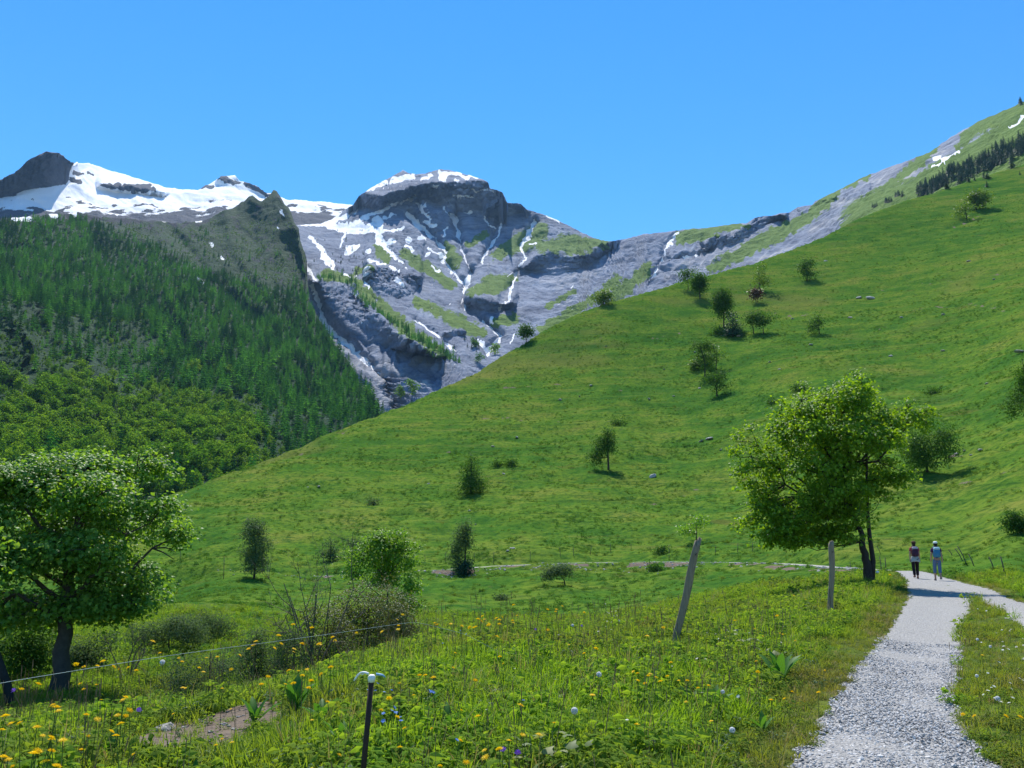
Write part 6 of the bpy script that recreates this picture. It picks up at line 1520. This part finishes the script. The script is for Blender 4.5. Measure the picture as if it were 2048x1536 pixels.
for (x, y, s, lab) in [(600 + 1873 * .293, 1136 + 975 * .293, 1.0, "round white dandelion clock low in the middle foreground"), (600 + 1860 * .293, 1136 + 392 * .293, 1.0, "white dandelion clock on the meadow rim beside the tallest violet flower"), (1198, 1349, 1.0, "round white dandelion clock in the meadow left of the leaning post's foot"), (950 * .3418, 1100 + 658 * .3418, 1.1, "white dandelion clock touching the fence wire on the left"), (1148 + 1080 * .293, 1136 + 1107 * .293, .85, "white dandelion clock among brown seed stalks in the right foreground"), (1148 + 1015 * .293, 1136 + 845 * .293, .7, "fading dandelion clock on top of a brown seed stalk"), (1548 + 1565 * .26, 1136 + 550 * .26, .8, "upper left dandelion clock on the road's middle strip"), (1548 + 1665 * .26, 1136 + 605 * .26, .8, "right dandelion clock on the road's middle strip"), (1548 + 1560 * .26, 1136 + 830 * .26, .7, "lone lower dandelion clock on the road's middle strip"), (1548 + 1720 * .26, 1136 + 1005 * .26, .9, "white fluffy dandelion clock nearest the camera on the middle strip")]:
    flower(x, y, CLK, .30, lab, "dandelion", None, s * .78, "dandelion_clock")

# broad leaved plants
DOCK = leafmat("dock_leaf", (.035, .11, .016), (.075, .17, .028), .35, (1.5, 1.45, .5), .55, .25, objvar=0)
MAPY = leafmat("young_maple_leaf", (.10, .14, .045), (.17, .19, .075), .38, (1.3, 1.2, .6), .55, .25, objvar=0)
def leaf_mesh(shape, mat, seg=True):
    V, Fs, lv = leaves(np.zeros((1, 3)), np.array([[0, -.25, 1.]]), np.array([[0, 1., 0]]), np.ones(1), shape); me = mesh_np("leaf", V, Fs, mat, True); attr(me, 'lv', np.full(len(V), rng.random())); return me
LONG = (np.array([(0, 0, 0), (.10, .2, .03), (.14, .5, .05), (.09, .8, 0), (0, 1, -.12), (-.09, .8, 0), (-.14, .5, .05), (-.10, .2, .03), (0, .5, 0), (0, .8, -.04), (0, .2, 0)]), np.array([(0, 1, 10), (1, 2, 8), (1, 8, 10), (2, 3, 9), (2, 9, 8), (3, 4, 9), (4, 5, 9), (5, 6, 8), (5, 8, 9), (6, 7, 10), (6, 10, 8), (7, 0, 10)]))
DM = [leaf_mesh(LONG, DOCK) for _ in range(3)]; MM = [leaf_mesh((MAPLE, MAPLE_F), MAPY) for _ in range(3)]
def leafy_plant(px, py, n, size, meshes, label, h=.25, rad_=.15, name="dock_plant", cat="plant", el=(.3, 1.1)):
    loc, R_ = gpt(px, py, 0, 40, 2.5)
    t = thing(name, label, cat, loc)
    m = MB(); m.tube([(0, 0, -.03), (.01, 0, h * .5), (0, .01, h)], [.006, .005, .003], 5); m.build("stem", STEM, t)
    for i in range(n):
        a = i * 2.4 + rng.normal() * .3; e = rng.uniform(*el); s = size * rng.uniform(.65, 1.15); f = (i + .5) / n if meshes is MM else .1
        o = link("leaf", meshes[rng.integers(3)], t, (rad_ * f * math.cos(a) * (meshes is MM), rad_ * f * math.sin(a) * (meshes is MM), h * (f if meshes is MM else .08)))
        o.rotation_euler = (e, 0, a); o.scale = (s,) * 3
leafy_plant(1560, 1372, 9, .34, DM, "dark green dock rosette with long upright leaves beside the gravel track", .2)
leafy_plant(760, 1532, 8, .22, DM, "pale rosette of oval leaves at the foot of the iron rod", .1, el=(.15, .6))
leafy_plant(470, 1395, 11, .26, DM, "leafy dock tuft at the upper edge of the bare earth scrape", .15)
leafy_plant(590, 1430, 12, .28, DM, "bushy green tuft right of the bare earth scrape", .15, el=(.5, 1.2))
leafy_plant(1030, 1330, 9, .2, DM, "low dark leaf rosette in the middle of the meadow", .15)
leafy_plant(845, 1440, 9, .22, DM, "dark leaf rosette right of the iron rod", .15)
for (x, y, lab) in [(1535, 1345, "young maple seedling with pale folded leaves between the leaning post and the track"), (1500, 1320, "second pale maple seedling just behind the larger one"), (1462, 1298, "small pinkish maple seedling nearest the leaning post"), (1105, 1560, "pale maple seedling at the bottom edge left of centre"), (1150, 1550, "pale maple seedling at the bottom edge right of the other one"), (1060, 1570, "maple seedling half cut by the bottom edge")]:
    leafy_plant(x, y, 8, .11 if y < 1400 else .085, MM, lab, .26, .16, "maple_seedling", "seedling", (-.2, .5))
for i in range(16):
    x = rng.uniform(150, 1550); y = np.interp(x, [0, 700, 1200, 1650], [1460, 1400, 1330, 1290]) + rng.random() * 190
    leafy_plant(x, y, 8, rng.uniform(.14, .24), DM, "broad leaved rosette plant low among the meadow grass", .12, name="dock_plant", el=(.3, 1.1)); o_ = [o for o in COL.objects if o.name.startswith("dock_plant")][-1]
    o_['group'] = "broad leaved rosettes in the near meadow"

# ------------------------------------------------------------------ THE TWO WALKERS
def skin(name, pts, edges, mat, parent, root=0, sub=2, loc=(0, 0, 0)):
    me = bpy.data.meshes.new(name); me.from_pydata([p_[:3] for p_ in pts], edges, []); me.materials.append(mat)
    o = link(name, me, parent, loc)
    m = o.modifiers.new("skin", 'SKIN'); m.use_smooth_shade = True
    for v, p_ in zip(me.skin_vertices[0].data, pts):
        r_ = p_[3]; v.radius = r_ if isinstance(r_, tuple) else (r_, r_)
    me.skin_vertices[0].data[root].use_root = True
    s_ = o.modifiers.new("smooth", 'SUBSURF'); s_.levels = sub; s_.render_levels = sub
    return o
SKIN = plain("skin", (.42, .24, .17), .55, .35, .06)

def walker(px, py, height, label, rz, hair_c, shirt_c, trouser_c, hat, jacket, crop, stride):
    loc, R_ = gpt(px, py, 0, 80, 25)
    t = thing("person", label, "person", loc + Vector((0, 0, .012)), None, rz)
    k = height / 1.66
    def S(l): return [(x * k, y * k, z * k, (tuple(a * k for a in r_) if isinstance(r_, tuple) else r_ * k)) for x, y, z, r_ in l]
    f, g = stride, -stride
    lk, la = (.09, f * .20 + .05, .50), (.09, f * .42 + (0 if f > 0 else -.02), .085 + (.06 if f < 0 else 0))
    rk, ra = (-.09, g * .20 + .05, .50), (-.09, g * .42 + (0 if g > 0 else -.02), .085 + (.06 if g < 0 else 0))
    body = [(0, 0, .93, (.135, .095)), (0, .01, 1.08, (.115, .085)), (0, .01, 1.25, (.135, .095)), (0, 0, 1.38, (.10, .07)), (0, .01, 1.45, .048), (0, .03, 1.52, (.068, .080)), (0, .03, 1.60, (.070, .085)),
            (.15, 0, 1.365, .052), (.20, -g * .10, 1.13, .040), (.215, -g * .26 + .03, .90, .030), (.215, -g * .30 + .05, .84, (.026, .036)),
            (-.15, 0, 1.365, .052), (-.20, -f * .10, 1.13, .040), (-.215, -f * .26 + .03, .90, .030), (-.215, -f * .30 + .05, .84, (.026, .036)),
            (.085, .0, .82, .085), (*lk, .056), (*la, .040), (la[0] + .01, la[1] + .13, la[2] - .05, .035), (-.085, .0, .82, .085), (*rk, .056), (*ra, .040), (ra[0] - .01, ra[1] + .13, ra[2] - .05, .035)]
    ed = [(0, 1), (1, 2), (2, 3), (3, 4), (4, 5), (5, 6), (3, 7), (7, 8), (8, 9), (9, 10), (3, 11), (11, 12), (12, 13), (13, 14), (0, 15), (15, 16), (16, 17), (17, 18), (0, 19), (19, 20), (20, 21), (21, 22)]
    def hand(ci, sx):       # four fingers and a thumb, softly curled
        c = body[ci]; n = len(body)
        for j in range(4):
            y0 = c[1] + .026 - .017 * j; L_ = (.060, .070, .066, .050)[j]
            a_ = len(body); body.append((c[0] + sx * .004, y0, c[2] - .040, .0085)); body.append((c[0] - sx * .004, y0 + .004, c[2] - .040 - L_ * .55, .0078)); body.append((c[0] - sx * .018, y0 + .004, c[2] - .040 - L_, .0068))
            ed.extend([(ci, a_), (a_, a_ + 1), (a_ + 1, a_ + 2)])
        a_ = len(body); body.append((c[0] - sx * .012, c[1] + .040, c[2] - .012, .0098)); body.append((c[0] - sx * .024, c[1] + .050, c[2] - .045, .008)); ed.extend([(ci, a_), (a_, a_ + 1)])
    hand(10, 1); hand(14, -1)
    # nose and ears
    a_ = len(body); body.extend([(0, .125, 1.535, .012), (.078, .03, 1.545, .013), (-.078, .03, 1.545, .013)]); ed.extend([(5, a_), (5, a_ + 1), (5, a_ + 2)])
    skin("body", S(body), ed, SKIN, t)
    eye = plain("eye", (.02, .02, .02), .3, .5, 0)
    for sx in (1, -1):
        m = MB(); m.loft(ell((sx * .03 * k, .108 * k, 1.562 * k), (.012 * k,) * 3, 8, 5)); m.build("eye", eye, t)
    m = MB(); m.loft(ell((0, .112 * k, 1.492 * k), (.024 * k, .008 * k, .006 * k), 8, 5)); m.build("mouth", plain("lips", (.35, .12, .10), .5, .3, 0), t)
    SH = plain("shirt_cloth", shirt_c, .9, .1, .12); TR = plain("trouser_cloth", trouser_c, .9, .1, .12)
    shirt = [(0, 0, .90, (.150, .110)), (0, .01, 1.08, (.130, .098)), (0, .01, 1.25, (.150, .108)), (0, 0, 1.37, (.115, .082)), (0, .01, 1.425, .056), (.155, 0, 1.362, .062), (.19, -g * .05, 1.22, .055), (-.155, 0, 1.362, .062), (-.19, -f * .05, 1.22, .055)]
    skin("shirt", S(shirt), [(0, 1), (1, 2), (2, 3), (3, 4), (3, 5), (5, 6), (3, 7), (7, 8)], SH, t)
    zc = .30 if crop else .12
    def cut(kn, an): u = (kn[2] - zc) / (kn[2] - an[2]); u = min(u, 1); return tuple(kn[i] + (an[i] - kn[i]) * u for i in range(3))
    lo, ro = cut(lk, la), cut(rk, ra)
    tr = [(0, 0, .97, (.145, .105)), (.088, 0, .82, .100), (*lk, .076), (*lo, .068), (-.088, 0, .82, .100), (*rk, .076), (*ro, .068)]
    skin("trousers", S(tr), [(0, 1), (1, 2), (2, 3), (0, 4), (4, 5), (5, 6)], TR, t)
    SHOE = plain("shoe", (.20, .08, .06) if not crop else (.28, .24, .22), .8, .2, .2)
    for a, nm in ((la, 1), (ra, -1)):
        up = a[2] - .085
        skin("shoe", S([(a[0], a[1] - .03, .045 + up, (.046, .042)), (a[0] + nm * .005, a[1] + .07, .040 + up, (.046, .036)), (a[0] + nm * .01, a[1] + .16, .034 + up, (.040, .026)), (a[0], a[1] - .005, .10 + up, .05)]), [(0, 1), (1, 2), (0, 3)], SHOE, t)
    HR = plain("hair", hair_c, .7, .3, .3, 60)
    m = MB(); m.loft(ell((0, .006 * k, 1.585 * k), (.086 * k, .096 * k, .092 * k), 14, 8)); m.loft(ell((0, -.058 * k, 1.47 * k), (.062 * k, .035 * k, .10 * k), 10, 7)); m.build("hair", HR, t)
    HT_ = plain("hat_cloth", hat[1], .8, .15, .1)
    m = MB(); m.loft(ell((0, .012 * k, 1.640 * k), (.094 * k, .106 * k, .062 * k), 14, 8, .8))
    th = np.arange(16) / 16 * 6.283
    if hat[0] == 'cap':
        m.loft([np.c_[-.105 * k * 0 + .085 * k * np.cos(th) - .03 * k, .10 * k + .085 * k * np.sin(th), np.full(16, z) * k] for z in (1.615, 1.623)])
    else:
        m.loft([np.c_[.125 * k * np.cos(th), .012 * k + .14 * k * np.sin(th), (np.full(16, z) - .012 * np.cos(2 * th)) * k] for z in (1.618, 1.630)])
    m.build("hat", HT_, t)
    if jacket:
        J_ = plain("jacket_cloth", (.34, .38, .40), .9, .1, .1)
        rings = []
        for i, (z, w_, d_) in enumerate([(1.0, .150, .115), (.95, .165, .13), (.88, .19, .145), (.80, .225, .16), (.785, .215, .15)]):
            wob = 1 + .06 * np.cos(4 * th + 1) * (i / 4)
            zz = np.full(16, z) + (.05 * np.cos(th) ** 2 * -1 * (i >= 3)); rings.append(np.c_[w_ * k * wob * np.cos(th), d_ * k * wob * np.sin(th) * np.where(np.sin(th) > 0, .8, 1.0), zz * k])
        m = MB(); m.loft(rings); m.build("tied_jacket", J_, t)
    return t, loc, k

def backpack(loc, rz, k, w_, h, d_, z0, col, top_col, label):
    t = thing("backpack", label, "backpack", loc + Vector((0, 0, .012)), None, rz)
    MA = plain("pack_cloth", col, .7, .25, .15); MT = plain("pack_lid_cloth", top_col, .7, .25, .1)
    yb = -.115 * k
    m = MB(); th = np.arange(16) / 16 * 6.283
    def sq(a, p_): return np.sign(a) * np.abs(a) ** p_
    m.loft([np.c_[w_ * s_ * sq(np.cos(th), .6), yb - d_ * .5 + d_ * .5 * s_ * sq(np.sin(th), .6), np.full(16, z0 + h * z)] for z, s_ in ((0, .78), (.05, .95), (.3, 1.03), (.6, 1.0), (.78, .93))]); m.build("main_bag", MA, t)
    m = MB(); m.loft([np.c_[w_ * s_ * sq(np.cos(th), .6), yb - d_ * .5 + d_ * .52 * s_ * sq(np.sin(th), .6), np.full(16, z0 + h * z)] for z, s_ in ((.765, .96), (.84, .98), (.95, .84), (1.0, .55))]); m.build("lid", MT, t)
    m = MB(); m.loft([np.c_[w_ * .72 * s_ * sq(np.cos(th), .7), yb - d_ * 1.0 + d_ * .2 * s_ * sq(np.sin(th), .7), np.full(16, z0 + h * z)] for z, s_ in ((.10, .8), (.16, 1.), (.42, 1.), (.50, .7))]); m.build("pocket", MA, t)
    for sx in (1, -1):
        m = MB(); m.tube([(sx * .085 * k, yb + .02, z0 + h * .92), (sx * .095 * k, .0, 1.455 * k), (sx * .10 * k, .105 * k, 1.36 * k), (sx * .115 * k, .11 * k, 1.2 * k), (sx * .135 * k, -.02, 1.06 * k), (sx * w_ * .9, yb, z0 + .05)], [.018, .022, .022, .018, .013, .010], 6); m.build("shoulder_strap", MA, t)

a, la, ka = walker(1833, 1158, 1.66, "person walking away in red top, dark trousers, brown hat and grey waist-tied jacket", rad(-14), (.05, .025, .02), (.38, .08, .10), (.022, .016, .022), ('hat', (.12, .06, .045)), True, False, .34)
backpack(la, rad(-14), ka, .135, .44, .17, 1.0, (.055, .018, .045), (.40, .36, .42), "dark maroon backpack with a pale patch on the walker in the brown hat")
b_, lb, kb = walker(1877, 1162, 1.64, "person walking away in blue cropped trousers, dark purple top and white cap with dark hair", rad(-16), (.012, .009, .009), (.09, .03, .10), (.10, .15, .27), ('cap', (.78, .80, .80)), False, True, -.30)
backpack(lb, rad(-16), kb, .135, .44, .17, .99, (.05, .20, .34), (.45, .66, .74), "light blue backpack on the walker in the white cap")

# ------------------------------------------------------------------ the air
def haze():
    b = bpy.data.materials.new("air"); b.use_nodes = True; t = b.node_tree; t.nodes.clear()
    o = t.nodes.new('ShaderNodeOutputMaterial'); v = t.nodes.new('ShaderNodeVolumePrincipled')
    v.inputs['Density'].default_value = HAZE; v.inputs['Color'].default_value = (.36, .64, 1.0, 1); v.inputs['Anisotropy'].default_value = .1
    t.links.new(v.outputs[0], o.inputs['Volume'])
    zs = [v for o_ in COL.objects if o_.type == 'MESH' and o_.get('kind') == 'structure' for v in (min(q.co.z for q in o_.data.vertices), max(q.co.z for q in o_.data.vertices))]
    z0, z1 = min(zs) - 1.0, max(zs) + 30.0
    m = MB(); m.box((0, 2000, (z0 + z1) / 2), (8000, 8800, z1 - z0))
    ob = m.build("haze", b, smooth=False)
    tag(ob, "thin blue summer air between the meadow and the far mountains", "haze", kind='stuff')
HAZE = 0.000032
haze()
